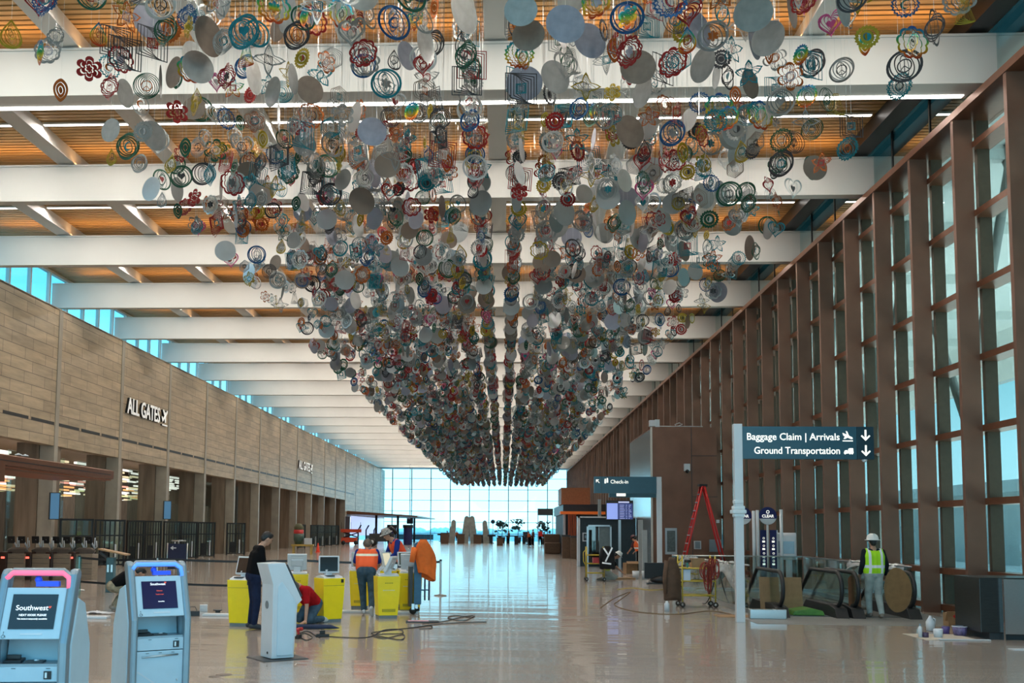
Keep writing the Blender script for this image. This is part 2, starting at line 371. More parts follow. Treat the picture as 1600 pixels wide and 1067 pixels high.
# right wall: tall bronze fins, transoms, header, glass
fy = [21.15 + 2.268 * k for k in range(-7, 58)]
mb = MB()
for y in fy: mb.b2((XR, y - .06, 0), (XR + .40, y + .06, 10.66))
mb.build('wall_right_fin', bronze, kind='structure')
mb = MB()
for y in fy:
    mb.b2((10.12, y - .02, 0), (10.38, y + .10, 10.66)); mb.b2((10.30, y + 1.1, 0), (10.40, y + 1.16, 10.66))
mb.build('wall_right_mullion', mat('mullion_reflection_olive', (.10, .075, .05), .5, noise=.08, metal=.3), kind='structure')  # mullions whose olive tone paints in the fins' reflection in the glass
mb = MB()
for z in (.12, .95, 2.47, 4.0, 5.5, 7.05, 8.6, 10.1): mb.b2((10.0, 4, z - .07), (10.42, YE - 2, z + .07))
mb.build('wall_right_transom', bronze2, kind='structure')
mb = MB(); mb.b2((XR - .02, 4, 10.66), (10.5, YE - 2, 10.82)); mb.build('wall_right_header', bronze2, kind='structure')
mb = MB(); mb.b2((10.40, 4, 0), (10.42, YE, 10.66)); mb.build('window_3', gl_side, kind='structure')
mb = MB(); mb.b2((10.14, 4, 10.82), (10.16, YE, CZ)); mb.build('window_4', glass('upper_glass', (.30, .36, .34), (.8, .9, .88), base=.55), kind='structure')
mb = MB(); mb.b2((9.55, 4, CZ - .42), (9.95, YE, CZ - .02)); mb.b2((10.05, 4, CZ - .3), (10.13, YE, CZ)); mb.build('ceiling_track', black, kind='structure')
mb = MB()
for y in fy: mb.b2((10.12, y - .03, 10.82), (10.18, y + .03, CZ))
mb.build('window_frame_right', black, kind='structure')
# outside on the right: canopy soffit, its slanting struts, road, low cyan building, light masts
mb = MB(); mb.b2((10.9, 0, 12.2), (26, 150, 12.5)); mb.b2((25.5, 0, 9.6), (26, 150, 12.5))
for j in range(22): mb.b2((10.9, 6 + 6.8 * j, 11.8), (26, 6.3 + 6.8 * j, 12.2))
mb.build('exterior_canopy_roof', mat('soffit_white', (.80, .84, .82), .6, noise=.05), kind='structure')
mb = MB()
for j in range(20):
    y = 9 + 6.8 * j; mb.tube([(13.5, y, 0), (13.5, y, 12.2)], .16, 8); mb.tube([(13.5, y, 5.0), (13.5, y + 4.2, 12.2)], .13, 8); mb.tube([(13.5, y, 5.0), (13.5, y - 3.2, 12.2)], .13, 8)
mb.build('exterior_canopy_column', mat('strut_grey', (.38, .40, .39), .6, noise=.05), kind='structure')
mb = MB(); mb.b2((10.6, -20, -.35), (60, 260, -.3)); mb.b2((-200, YE + .5, -.6), (200, 900, -.5)); mb.build('ground_road', mat('concrete_road', (.6, .62, .62), .8, noise=.1, nscale=.5), kind='structure')
mb = MB(); mb.b2((34, 0, -.3), (36, 150, 4.6)); mb.b2((33.6, 0, 4.6), (36, 150, 5.4)); mb.build('exterior_building', mat('pale_blue_building', (.55, .68, .70), .6, noise=.2, nscale=.4), kind='structure')
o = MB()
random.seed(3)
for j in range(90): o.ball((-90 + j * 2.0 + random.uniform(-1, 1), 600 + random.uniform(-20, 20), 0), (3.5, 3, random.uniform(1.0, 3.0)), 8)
o = o.build('treeline', mat('hazy_trees', (.85, .9, .9), .9, noise=.05), kind='structure')  # distance haze is put into the near-white tree colour
for (x, y, h, lb) in ((10.95, 19.4, 7.0, 'tall slim white mast outside the glass, close to the stainless cabinet'), (11.2, 38.0, 7.6, 'slim white mast outside the glass above the direction sign')):
    t = thing('light_mast', lb, 'mast', (x, y, -.3)); MB().b2((-.09, -.09, 0), (.09, .09, h)).build('pole', white, t, bevel=.01); MB().b2((-.04, -.05, h * .9), (.18, .05, h * .9 + .12)).build('bracket', white, t)
# bronze clad core with glass flank
bx0, bx1, by0, by1, bz = 6.72, 9.55, 45., 52.5, 6.5
mb = MB(); mb.b2((bx0, by0, 0), (9.6, by1, bz)); mb.build('wall_core', bronze, kind='structure')
mb = MB()
for z in (3.35, 5.2): mb.b2((bx0 + 1.75, by0 - .012, z - .012), (9.6, by0, z + .012))
mb.b2((bx0 + 1.74, by0 - .012, 0), (bx0 + 1.765, by0, bz)); mb.build('trim_1', dark, kind='structure')
mb = MB(); mb.b2((bx0 - .06, by0 + .05, .02), (bx0 - .01, by1, bz - .1)); mb.build('wall_core_flank', mat('pale_steel_flank', (.72, .80, .84), .22, metal=.85, noise=.05, nscale=.8), kind='structure')
mb = MB(); mb.b2((bx0 - .08, by0 - .03, 0), (bx0, by0 + .05, bz)); mb.build('trim_2', white, kind='structure')
# logo lettering on the stone wall
wl = mat('letter_face', (.85, .85, .82), .4, noise=.02, emit=(1, .98, .92), es=.35); ld = black
def wall_sign(y0, y1, z0, hh, label):
    t = thing('wall_sign', label, 'sign', (XL, y0, z0)); L = y1 - y0
    for ext, m_, off, nm in ((.05, ld, 0, 'letter_return'), (.01, wl, .075, 'letter_face')):
        o = text('ALL GATES', hh * 1.38, m_, t, nm, (.06 + off, 0, 0), (PI / 2, 0, PI / 2), ext, 'LEFT', .012, 1.0)
        bpy.context.view_layer.update(); o.scale = ((L * .79) / max(o.dimensions.x, .1), 1, 1)
    # departing aeroplane over a runway bar
    a = L * .86; u = hh
    for off, m_, nm, th in ((.0, ld, 'aeroplane_return', .10), (.10, wl, 'aeroplane_face', .02)):
        mb = MB()
        def P2(pts): mb.prism([(a + x * u, z * u) for x, z in pts], .01 + off, .01 + off + th, 'x')
        P2([(0, .22), (.08, .12), (.95, .78), (1.0, .95), (.85, .95)]); P2([(.42, .52), (.05, .92), (.18, .97), (.68, .72)])
        P2([(.42, .50), (.55, .10), (.68, .14), (.68, .66)]); P2([(.02, .2), (-.12, .46), (-.02, .48), (.16, .34)]); P2([(.02, -.12), (1., -.12), (1., -.03), (.02, -.03)])
        mb.build(nm, m_, t)
wall_sign(46.95, 52.7, 7.32, .8, 'large white capital letters ALL GATES with aeroplane, near end of stone wall')
wall_sign(87.5, 94.0, 7.1, .8, 'smaller looking white letters ALL GATES far along the pale stone wall')

# ---------------------------------------------------------------- hanging wind spinners
def outline(kind, n):
    out = []
    for i in range(n):
        a = 2 * PI * i / n + PI / 2; c, s_ = math.cos(a), math.sin(a)
        if kind == 'round': r = 1
        elif kind == 'square': r = min(1 / max(abs(c), 1e-6), 1 / max(abs(s_), 1e-6)) * .86
        elif kind == 'star':
            q = (i / n * 5) % 1; r = 1.05 - .58 * (1 - abs(2 * q - 1))
        elif kind == 'scalloped': r = .86 + .14 * abs(math.cos(4.5 * (a - PI / 2))) ** .7
        elif kind == 'petal': r = .62 + .38 * abs(math.cos(3 * (a - PI / 2))) ** .6
        elif kind == 'toothed':
            q = (i / n * 20) % 1; r = .82 + .2 * (1 - q)
        elif kind == 'diamond': r = .45 + .6 * abs(abs(math.sin(2 * (a))) - 1) ** 1.1
        elif kind == 'hexagon': q = ((a - PI / 6) % (PI / 3)) - PI / 6; r = .87 / math.cos(q)
        if kind == 'heart':
            t = 2 * PI * i / n
            x = 16 * math.sin(t) ** 3; z = 13 * math.cos(t) - 5 * math.cos(2 * t) - 2 * math.cos(3 * t) - math.cos(4 * t)
            out.append((x / 17, (z + 2.5) / 16)); continue
        if kind == 'teardrop':
            t = 2 * PI * i / n
            out.append((.95 * math.sin(t) * math.sin(t / 2) ** 1.3, math.cos(t) * 1.0)); continue
        if kind == 'leaf':
            t = 2 * PI * i / n
            out.append((.62 * math.sin(t) * abs(math.sin(t)) ** .4 * (1 + .12 * math.cos(t)), math.cos(t) * 1.08)); continue
        if kind == 'bell':
            t = 2 * PI * i / n; zz = math.cos(t)
            w = .28 + .5 * ((1 - zz) / 2) ** 1.6
            out.append((w * (1 if math.sin(t) >= 0 else -1) * min(1, abs(math.sin(t)) * 2.2), zz)); continue
        out.append((r * c, r * s_))
    return out
def ring(mb, pts, R_, s1, s0, ang, th=.0028, mi=0, dz=0.):
    ca, sa = math.cos(ang), math.sin(ang); n = len(pts); vs = []
    for s_, d in ((s1, th / 2), (s0, th / 2), (s1, -th / 2), (s0, -th / 2)) if th else ((s1, 0), (s0, 0)):
        for x, z in pts: X = x * R_ * s_; vs.append((X * ca - d * sa, X * sa + d * ca, z * R_ * s_ + dz))
    fs = []
    for i in range(n):
        j = (i + 1) % n
        fs.append((i, j, n + j, n + i))
        if th: fs += [(2 * n + i, 3 * n + i, 3 * n + j, 2 * n + j), (i, 2 * n + i, 2 * n + j, j), (n + i, n + j, 3 * n + j, 3 * n + i)]
    mb.add(vs, fs, mi)
def plate(mb, pts, R_, s_, ang, th=.0028, mi=0):
    ca, sa = math.cos(ang), math.sin(ang); n = len(pts); vs = []
    for d in ((th / 2, -th / 2) if th else (0,)):
        vs.append((-d * sa, d * ca, 0))
        for x, z in pts: X = x * R_ * s_; vs.append((X * ca - d * sa, X * sa + d * ca, z * R_ * s_))
    fs = []; o = n + 1
    for i in range(n):
        j = (i + 1) % n; fs.append((0, 1 + i, 1 + j))
        if th: fs += [(o, o + 1 + j, o + 1 + i), (1 + i, o + 1 + i, o + 1 + j, 1 + j)]
    mb.add(vs, fs, mi)
def frame_mesh(kind, style, hi=True):
    """outer sheet of one spinner: nested outlines, each turned a little further about the upright axis"""
    mb = MB(); n = {'round': 28, 'square': 16, 'star': 20, 'scalloped': 54, 'petal': 36, 'toothed': 60}.get(kind, 32)
    if not hi: n = {'square': 8, 'star': 10, 'toothed': 20, 'scalloped': 27}.get(kind, 12)
    th = .0028 if hi else 0
    pts = outline(kind, n)
    if style == 'disc': plate(mb, pts, 1, 1, 0, th); return mb
    if style == 'open':      # wide rim and a few inner rings
        k = 5 if hi else 3
        for i in range(k):
            s_ = 1 - i * (.62 / k); w = .15 if i == 0 else .085
            if not hi: w *= 1.5
            ring(mb, pts, 1, s_, s_ - w, i * .42, th)
    if style == 'dense':
        k = 8 if hi else 4
        for i in range(k):
            s_ = 1 - i * (.80 / k); ring(mb, pts, 1, s_, s_ - .062 * (1 if hi else 1.8), i * .24, th)
    if style == 'solid':     # broad sheet cut by slots
        ring(mb, pts, 1, 1, .70, 0, th); ring(mb, pts, 1, .64, .36, .35, th)
        plate(mb, pts, 1, .30, .7, th)
    if hi and style != 'solid': mb.b2((-.006, -.004, -.98), (.006, .004, .98))
    return mb
def motif_mesh(kind, hi=True):
    mb = MB(); th = .0028 if hi else 0
    c = outline('round', 20 if hi else 8)
    if kind == 'peace':
        ring(mb, c, .42, 1, .82, 0, th)
        for a in (0, PI, PI * .25, -PI * .25):
            mb.box((-.19 * math.sin(a), 0, -.19 * math.cos(a)), (.05, .006, .38), (0, a, 0))
    elif kind == 'heart': plate(mb, outline('heart', 20), .34, 1, .3, th)
    elif kind == 'blossom':
        plate(mb, outline('petal', 36 if hi else 12), .36, 1, .2, th)
    elif kind == 'sun': plate(mb, outline('toothed', 40 if hi else 12), .33, 1, .2, th)
    elif kind == 'ball':
        for i in range(5 if hi else 2): ring(mb, c, .36 - i * .055, 1, .85, i * .5, th)
    elif kind == 'cube':
        for i in range(3): ring(mb, outline('square', 8), .34 - i * .09, 1, .78, .3 + i * .3, th)
    elif kind == 'face':
        ring(mb, c, .38, 1, .90, 0, th); ring(mb, c, .34, .62, .5, 0, th, 0)
        plate(mb, [(x * .25 + .35, z * .25 + .35) for x, z in c], .3, 1, 0, th); plate(mb, [(x * .25 - .35, z * .25 + .35) for x, z in c], .3, 1, 0, th)
    elif kind == 'crescent':
        q = [(math.cos(a), math.sin(a)) for a in [PI * .2 + i * PI * 1.6 / 10 for i in range(11)]] + [(.25 + .75 * math.cos(a), .75 * math.sin(a)) for a in [PI * 1.72 - i * PI * 1.44 / 9 for i in range(10)]]
        mb.prism([(x * .34, z * .34) for x, z in q], -.004, .004, 'y')
    return mb
COL = {'silver': (.26, .28, .28, 1, .32), 'dull grey': (.27, .275, .27, .8, .5), 'pale steel': (.55, .58, .58, 1, .30), 'lilac grey': (.25, .26, .31, .9, .45), 'bronze grey': (.20, .16, .13, .9, .45), 'black': (.035, .036, .04, .6, .4),
       'teal': (.01, .16, .20, .6, .3), 'blue': (.012, .07, .18, .6, .3), 'red': (.24, .012, .012, .5, .3), 'dark green': (.01, .07, .04, .5, .3), 'copper orange': (.32, .08, .012, .6, .3), 'gold': (.28, .20, .015, .6, .3), 'pink': (.42, .06, .18, .5, .35)}
for cn, c_ in COL.items(): mat('spin_' + cn, c_[:3], c_[4], metal=c_[3], noise=.12, nscale=2)
MATS['spin_rainbow'] = MATS['rainbow_steel']
KINDS = [  # kind, style, weight, colours, radius, motif options, word
    ('round', 'disc', 19, ['silver', 'dull grey', 'pale steel', 'lilac grey', 'bronze grey', 'dull grey'], (.17, .235), [None], 'round plate'),
    ('round', 'open', 16, ['pale steel', 'silver', 'black', 'teal', 'blue', 'dark green', 'silver'], (.15, .21), ['peace', 'ball', 'crescent', 'heart', 'blossom'], 'ringed globe'),
    ('round', 'dense', 5, ['silver', 'black', 'teal', 'dark green'], (.14, .18), ['ball', 'peace'], 'many ringed globe'),
    ('square', 'dense', 8, ['teal', 'silver', 'teal', 'black', 'red'], (.17, .23), ['cube'], 'square cage'),
    ('heart', 'open', 7, ['red', 'silver', 'teal', 'pink', 'pale steel'], (.15, .2), ['heart', 'ball'], 'heart'),
    ('scalloped', 'open', 9, ['pale steel', 'silver', 'red', 'rainbow'], (.15, .21), ['face', 'ball', 'peace', 'blossom'], 'scalloped'),
    ('petal', 'open', 5, ['red', 'rainbow', 'silver', 'copper orange'], (.14, .19), ['ball'], 'six petalled'),
    ('petal', 'solid', 3, ['red', 'rainbow', 'gold'], (.12, .17), [None], 'slotted petal'),
    ('toothed', 'solid', 8, ['copper orange', 'rainbow', 'red', 'gold', 'silver', 'black'], (.12, .17), ['sun'], 'saw edged sun'),
    ('toothed', 'open', 5, ['teal', 'blue', 'silver', 'rainbow'], (.14, .19), ['crescent', 'ball'], 'toothed wheel'),
    ('star', 'open', 5, ['copper orange', 'silver', 'teal', 'rainbow'], (.15, .2), ['ball', 'cube'], 'five pointed star'),
    ('teardrop', 'open', 4, ['black', 'silver', 'rainbow', 'gold'], (.13, .18), ['ball', 'peace'], 'teardrop'),
    ('leaf', 'solid', 6, ['rainbow', 'dark green', 'gold', 'copper orange'], (.10, .15), [None], 'pointed twist'),
    ('diamond', 'open', 4, ['silver', 'pale steel', 'gold'], (.17, .22), ['cube'], 'curved diamond'),
    ('bell', 'dense', 3, ['rainbow', 'silver', 'gold'], (.13, .18), [None], 'bell'),
    ('hexagon', 'dense', 3, ['silver', 'teal', 'bronze grey'], (.14, .18), ['cube', 'ball'], 'hexagonal'),
]
rs = random.Random(21)
wts = [k[2] for k in KINDS]
spots = []; prevrow = []
SP = .715
for ri in range(-8, 9):
    x0 = .215 + SP * (ri - 1) if ri > 0 else -.5 + SP * ri
    y = 9.6 + rs.random() * .5
    while y < 134:
        y += rs.uniform(.20, .38)
        ph = ((y / P - Z0) % 1)
        if ph > .985 or ph < .075: continue               # no strings under the beams themselves
        edge = abs(ri) >= 7
        if edge and rs.random() < .35: continue
        jx = .07 if ri in (0, 1) else ((.14 if edge else .27) if y < 60 else max(.08, (.14 if edge else .27) - (y - 60) * .005))
        for lev in range(2):
            if lev and rs.random() > (.8 if not edge else .25): continue
            for tr_ in range(14):
                p = (x0 + rs.uniform(-jx, jx), y + rs.uniform(-.12, .12), (7.93 if not lev else 8.5) + rs.uniform(-.2, .2 if not lev else .32), ri)
                if y > 19 or all((p[0] - q[0]) ** 2 + (p[1] - q[1]) ** 2 + (p[2] - q[2]) ** 2 > .15 for q in spots[-60:] if q[1] < 19.5) and all((p[0] - q[0]) ** 2 + (p[1] - q[1]) ** 2 + (p[2] - q[2]) ** 2 > .15 for q in prevrow): spots.append(p); break
    prevrow = [q for q in spots if q[3] == ri and q[1] < 19.5]
def project(p):
    c_ = MC @ (Vector(p) - Vector((0, 0, H))); return PX + F * c_[0] / c_[2], PY + F * c_[1] / c_[2], c_[2]
inview = []
for s_ in spots:
    u, v, d = project(s_[:3])
    if -30 < u < 1630 and v > -22: inview.append((d, s_, u, v))
inview.sort(key=lambda q: q[0])
def choose():
    k = rs.choices(KINDS, wts)[0]
    return k, rs.choice(k[3]), rs.uniform(*k[4]) * 1.1, rs.choice(k[5])
cache = {}
near, rest = inview[:300], inview[300:]
nth = {}
MCOL = {'silver': 'pale steel', 'black': 'silver', 'teal': 'blue', 'red': 'silver'}
for d, (x, y, z, ri), u, v in near:
    k, cn, rad, mo = choose()
    key = (k[0], k[1], cn)
    if key not in cache: cache[key] = frame_mesh(k[0], k[1]).build('%s_wind_spinner' % k[0], MATS['spin_' + cn]); cache[key]['_'] = 1; o = cache[key]; first = True
    else: o = cache[key].copy(); C.objects.link(o)
    o.location = (x, y, z); rz = rs.uniform(-1.1, 1.1) if k[1] != 'disc' else rs.uniform(-1.45, 1.45); o.rotation_euler = (0, 0, rz); o.scale = (rad, rad, rad)
    nth[ri] = nth.get(ri, 0) + 1
    side = 'right' if ri > 0 else 'left'; row = ri if ri > 0 else 1 - ri
    tag(o, '%s %s spinner, %s from front, %s row %s of middle gap' % (cn, k[6], ORD[nth[ri] - 1], ORD[row - 1], side), 'wind spinner', 'wind spinners hanging from the ceiling')
    if mo:
        mc = cn if rs.random() < .35 else rs.choice(['pale steel', 'red', 'teal', 'silver', 'black', 'dark green', 'copper orange', 'lilac grey'])
        mk = ('m', mo, mc)
        if mk not in cache: cache[mk] = motif_mesh(mo).build('centre_motif', MATS['spin_' + mc]); q = cache[mk]
        else: q = cache[mk].copy(); C.objects.link(q)
        q.parent = o; q.location = (0, 0, 0)
        if mc != cn: q['label'] = '%s centre' % mc
        q.rotation_euler = (0, 0, rs.uniform(-.6, .6))
    hh = (CZ - z) / rad
    if 'thread' not in cache: cache['thread'] = MB().b2((-.008, -.008, .99), (.008, .008, 2)).build('hanging_thread', mat('thread_grey', (.55, .55, .52), .5, noise=.02)); q = cache['thread']
    else: q = cache['thread'].copy(); C.objects.link(q)
    sc_ = (hh + .12 / rad - .97) / 1.01; q.parent = o; q.scale = (1, 1, sc_); q.location = (0, 0, .97 - .99 * sc_)
# the thousands that hang beyond, too many to count: one object
names = ['spin_' + c_ for c_ in COL] + ['spin_rainbow']
tmpl = {}
V_, F_, M_ = [], [], []
for d, (x, y, z, ri), u, v in rest:
    k, cn, rad, mo = choose()
    hi = d < 34; vlo = d > 75
    key = (k[0], k[1], mo, hi)
    if key not in tmpl:
        a = frame_mesh(k[0], k[1], hi) if not hi else frame_mesh(k[0], k[1], True)
        b_ = motif_mesh(mo, hi) if mo else MB()
        tmpl[key] = (a.v, a.f, b_.v, b_.f)
    av, af, bv, bf = tmpl[key]
    if vlo: bv, bf = [], []
    ca, sa = math.cos(rs.uniform(-1.2, 1.2) if k[1] != 'disc' else rs.uniform(-1.5, 1.5)), 0; sa = math.sqrt(1 - ca * ca) * rs.choice((-1, 1)); tl = rs.uniform(-.2, .2)
    rad *= (1.0 if d < 60 else 1.12)
    mi = names.index('spin_' + (cn if cn != 'rainbow' else rs.choice(['teal', 'copper orange', 'gold', 'dark green', 'red'])))
    mj = names.index('spin_' + rs.choice(['pale steel', 'silver', 'red', 'teal', 'black']))
    for vs, fs, m_ in ((av, af, mi), (bv, bf, mj)):
        o = len(V_)
        V_ += [(x + rad * (X * ca - Y * sa + tl * Z), y + rad * (X * sa + Y * ca), z + rad * (Z - tl * X)) for X, Y, Z in vs]
        F_ += [tuple(i + o for i in f) for f in fs]; M_ += [m_] * len(fs)
    if d < 40:
        o = len(V_); zt = BT + .03 if any(abs(x - xp) < .26 for xp in (-15.75, -12.6, -9.5, -6.4, -3.3, -.2, 3.05, 6.45)) else CZ - .07; V_ += [(x - .0015, y, z + rad), (x + .0015, y, z + rad), (x + .0015, y, zt), (x - .0015, y, zt)]; F_.append((o, o + 1, o + 2, o + 3)); M_.append(names.index('spin_pale steel'))
me = bpy.data.meshes.new('wind_spinners'); me.from_pydata(V_, [], F_)
for nme in names: me.materials.append(MATS[nme])
me.polygons.foreach_set('material_index', M_); me.update()
o = bpy.data.objects.new('wind_spinners', me); C.objects.link(o)
tag(o, 'mass of thousands of small metal wind spinners hanging in long rows down the hall', 'wind spinners', kind='stuff')

# ---------------------------------------------------------------- self service kiosks in the foreground
def blue_kiosk(loc, rz, label, glow, gname, screen_lines, scol):
    t = thing('self_service_kiosk', label, 'kiosk', loc, rz, None)
    hw = .285                        # half width over the rails
    # local: front is -y
    rail = [(-.27, 0), (-.27, .90), (-.06, 1.43), (0, 1.455), (.06, 1.43)]
    for s_ in (-1, 1):
        mb = MB(); x = s_ * (hw - .035)
        mb.prism([(-.30, 0), (-.30, .93), (-.10, 1.43), (-.06, 1.47), (.02, 1.47), (.03, 1.42), (-.20, .90), (-.20, 0)], x - .035, x + .035, 'x')
        mb.build('side_rail', kgrey, t, bevel=.022)
        mb = MB(); x2 = s_ * (hw + .005)
        mb.prism([(-.20, 0), (-.20, .90), (-.045, 1.25), (.14, 1.20), (.32, .86), (.34, 0)], min(x2, x2 - s_ * .05), max(x2, x2 - s_ * .05), 'x')
        mb.build('side_panel', kpanel, t, bevel=.012)
    MB().prism([(-.19, .03), (-.19, .72), (-.05, .76), (-.02, .93), (-.08, 1.0), (.04, 1.31), (.11, 1.18), (.24, .86), (.25, .03)], -hw + .06, hw - .06, 'x').build('body', kpanel, t)
    mb = MB(); mb.b2((-hw - .02, -.31, 0), (hw + .02, .28, .02)); mb.build('base_plate', dark, t)
    # top handle with its lamp
    mb = MB(); pts = [(-hw + .04, -.085, 1.30), (-hw + .045, -.075, 1.40), (-hw + .09, -.06, 1.445), (hw - .11, -.06, 1.445), (hw - .06, -.075, 1.41), (hw - .05, -.10, 1.33)]
    mb.tube(pts, .033, 10); hd = mb.build('handle', kgrey, t)
    mb = MB(); mb.tube([(x, y - .024, z - .006) for x, y, z in pts[1:]], .020, 8); mb.build('light_bar', mat(gname, glow, .4, emit=glow, es=1.6), hd)
    mb = MB(); mb.b2((-.03, -.07, 1.335), (.14, -.02, 1.375)); mb.ball((-.02, -.04, 1.385), .03, 8); mb.build('tape_wad', mat('blue_film', (.03, .10, .75), .4, emit=(.02, .08, .9), es=.25), hd)
    # slanted screen panel: plane through (y=-.285,z=.93) to (-.09,1.42)
    dy, dz = .20, .50; L = math.hypot(dy, dz); ang = math.atan2(dy, dz)
    pn = bpy.data.objects.new('screen_panel', None)
    mb = MB(); mb.box((0, 0, .20), (2 * hw - .13, .02, .40)); pn = mb.build('screen_panel', kpanel, t, bevel=.004); pn.location = (0, -.262, .955); pn.rotation_euler = (-ang, 0, 0)
    mb = MB(); mb.b2((-.165, -.016, .075), (.165, -.008, .345)); sc = mb.build('screen', mat('screen_' + gname, scol, .12, emit=scol, es=.5, noise=.04), pn)
    tw = mat('screen_text', (.8, .8, .82), .5, emit=(.9, .9, .95), es=.7); trd = mat('screen_text_red', (.6, .05, .03), .5, emit=(.7, .1, .05), es=.6)
    for (s_, sz, x, z, mm) in screen_lines: text(s_, sz, tw if mm == 'w' else trd, pn, 'lettering', (x, -.017, z), (PI / 2, 0, 0), .0006, 'CENTER', .0006)
    mb = MB()                            # little heart mark of the airline beside its name
    hp = outline('heart', 16); hx = .118 if screen_lines[0][1] > .04 else .062
    mb.prism([(hx + a * .012, screen_lines[0][3] + .022 + b_ * .012) for a, b_ in hp], -.0178, -.0165, 'y'); mb.build('logo_mark', trd, pn)
    mb = MB(); mb.tube([(-.19, -.013, .045), (-.19, -.013, .028), (-.178, -.013, .028), (-.172, -.013, .012)], .0016, 5); mb.tube([(-.19 + .011 * math.cos(a), -.013, .018 + .011 * math.sin(a)) for a in [PI * .6 + i * .45 for i in range(12)]], .0015, 5); mb.ball((-.19, -.013, .052), .004, 6)
    mb.build('wheelchair_symbol', dark, pn)
    MB().b2((-.07, -.013, .03), (.09, -.009, .045)).build('label_strip', kwhite, pn)
    # recess with readers
    mb = MB(); mb.b2((-hw + .065, -.262, .755), (hw - .065, -.02, .775)); sh = mb.build('reader_shelf', kgrey, t)
    mb = MB(); mb.box((-.13, -.17, .79), (.13, .11, .02), (.12, 0, 0)); mb.box((-.14, -.15, .815), (.10, .03, .03)); mb.build('passport_reader', black, sh, bevel=.003)
    mb = MB(); mb.box((.02, -.16, .782), (.13, .09, .012)); mb.build('printer_slot', dark, sh); MB().ball((.03, -.17, .79), (.02, .015, .008), 8).build('paper_scrap', kwhite, sh)
    mb = MB(); mb.b2((-hw + .065, -.275, .645), (hw - .065, -.19, .755)); dr = mb.build('reader_drawer', kpanel, t, bevel=.004)
    mb = MB(); mb.b2((.12, -.282, .665), (.175, -.274, .725)); mb.build('card_reader', black, dr); MB().b2((.13, -.286, .675), (.145, -.28, .715)).build('card_slot', steel, dr)
    for x in (-.10, .15): MB().b2((x - .015, -.279, .742), (x + .015, -.274, .746)).build('indicator_slot', dark, dr)
    mb = MB(); mb.b2((-hw + .065, -.272, .05), (hw - .065, -.19, .638)); do = mb.build('service_door', kpanel, t, bevel=.003)
    mb = MB(); mb.tube([(-.17, -.276, .585), (.17, -.276, .597)], .009, 8); mb.build('boarding_slot', steel, do)
    for x in (-.12, .0, .12): MB().b2((x - .014, -.276, .617), (x + .014, -.271, .621)).build('indicator_slot', dark, do)
    MB().ball((.165, -.276, .36), (.008, .008, .012), 8).build('lock', steel, do)
    mb = MB()
    for z0 in (.42, .30): mb.box((-.02 if z0 > .4 else -.09, -.2735, z0 - .10), (.012, .003, .46 if z0 > .4 else .2), (0, PI / 2 - .62 - PI / 2 + -.33, 0))
    mb.build('door_crease', kwhite, do)
    return t
blue_kiosk((-3.56, 7.55, 0), R(8), 'pale blue kiosk with pink lit handle, its dark screen reading NEXT KIOSK PLEASE', (1., .10, .18), 'pink_glow',
           [('Southwest', .056, -.012, .22, 'w'), ('NEXT KIOSK PLEASE', .022, 0, .175, 'w'), ('This device is temporarily unavailable', .0145, 0, .148, 'w')], (.012, .011, .010))
blue_kiosk((-3.38, 9.50, 0), R(36), 'pale blue kiosk with blue lit handle and navy screen', (.06, .20, 1.), 'blue_glow',
           [('Southwest', .034, -.01, .305, 'w'), ('Welcome', .014, 0, .245, 'r'), ('Touch to start', .013, 0, .21, 'r'), ('Accessibility', .012, .01, .14, 'w')], (.006, .008, .045))
# white kiosk seen from behind
t = thing('check_in_kiosk', 'plain white kiosk seen from its back, slanted top, on thin dark floor plate', 'kiosk', (-3.12, 13.75, 0), R(37), None)
# local +x is the customer side
MB().prism([(-.17, .02), (-.17, 1.02), (-.26, 1.31), (.0, 1.32), (.27, .80), (.20, .74), (.16, .10), (.16, .02)], -.19, .19, 'y').build('body', kwhite, t, bevel=.008)
MB().prism([(-.10, .06), (-.10, 1.0), (-.04, 1.06), (.17, .78), (.13, .06)], -.205, -.188, 'y').build('side_panel', mat('kiosk_side', (.55, .66, .74), .35, noise=.02), t, bevel=.004)
mb = MB(); mb.box((.155, 0, 1.07), (.02, .34, .50), (0, R(-27.5), 0)); mb.build('screen', dark, t)
mb = MB(); mb.box((.19, 0, .55), (.06, .26, .5)); mb.build('printer_housing', kwhite, t, bevel=.01)
mb = MB(); mb.cyl((0, 0, 0), .055, .006, 24); o = mb.build('round_badge', kgrey, t); o.location = (-.176, .0, .86 - .12); o.rotation_euler = (0, PI / 2, 0)
mb = MB(); mb.cyl((0, 0, 0), .018, .006, 12); o = mb.build('cable_hole', black, t); o.location = (-.176, -.05, .09); o.rotation_euler = (0, PI / 2, 0)
MB().b2((-.33, -.30, 0), (.33, .30, .012)).build('base_plate', dark, t)

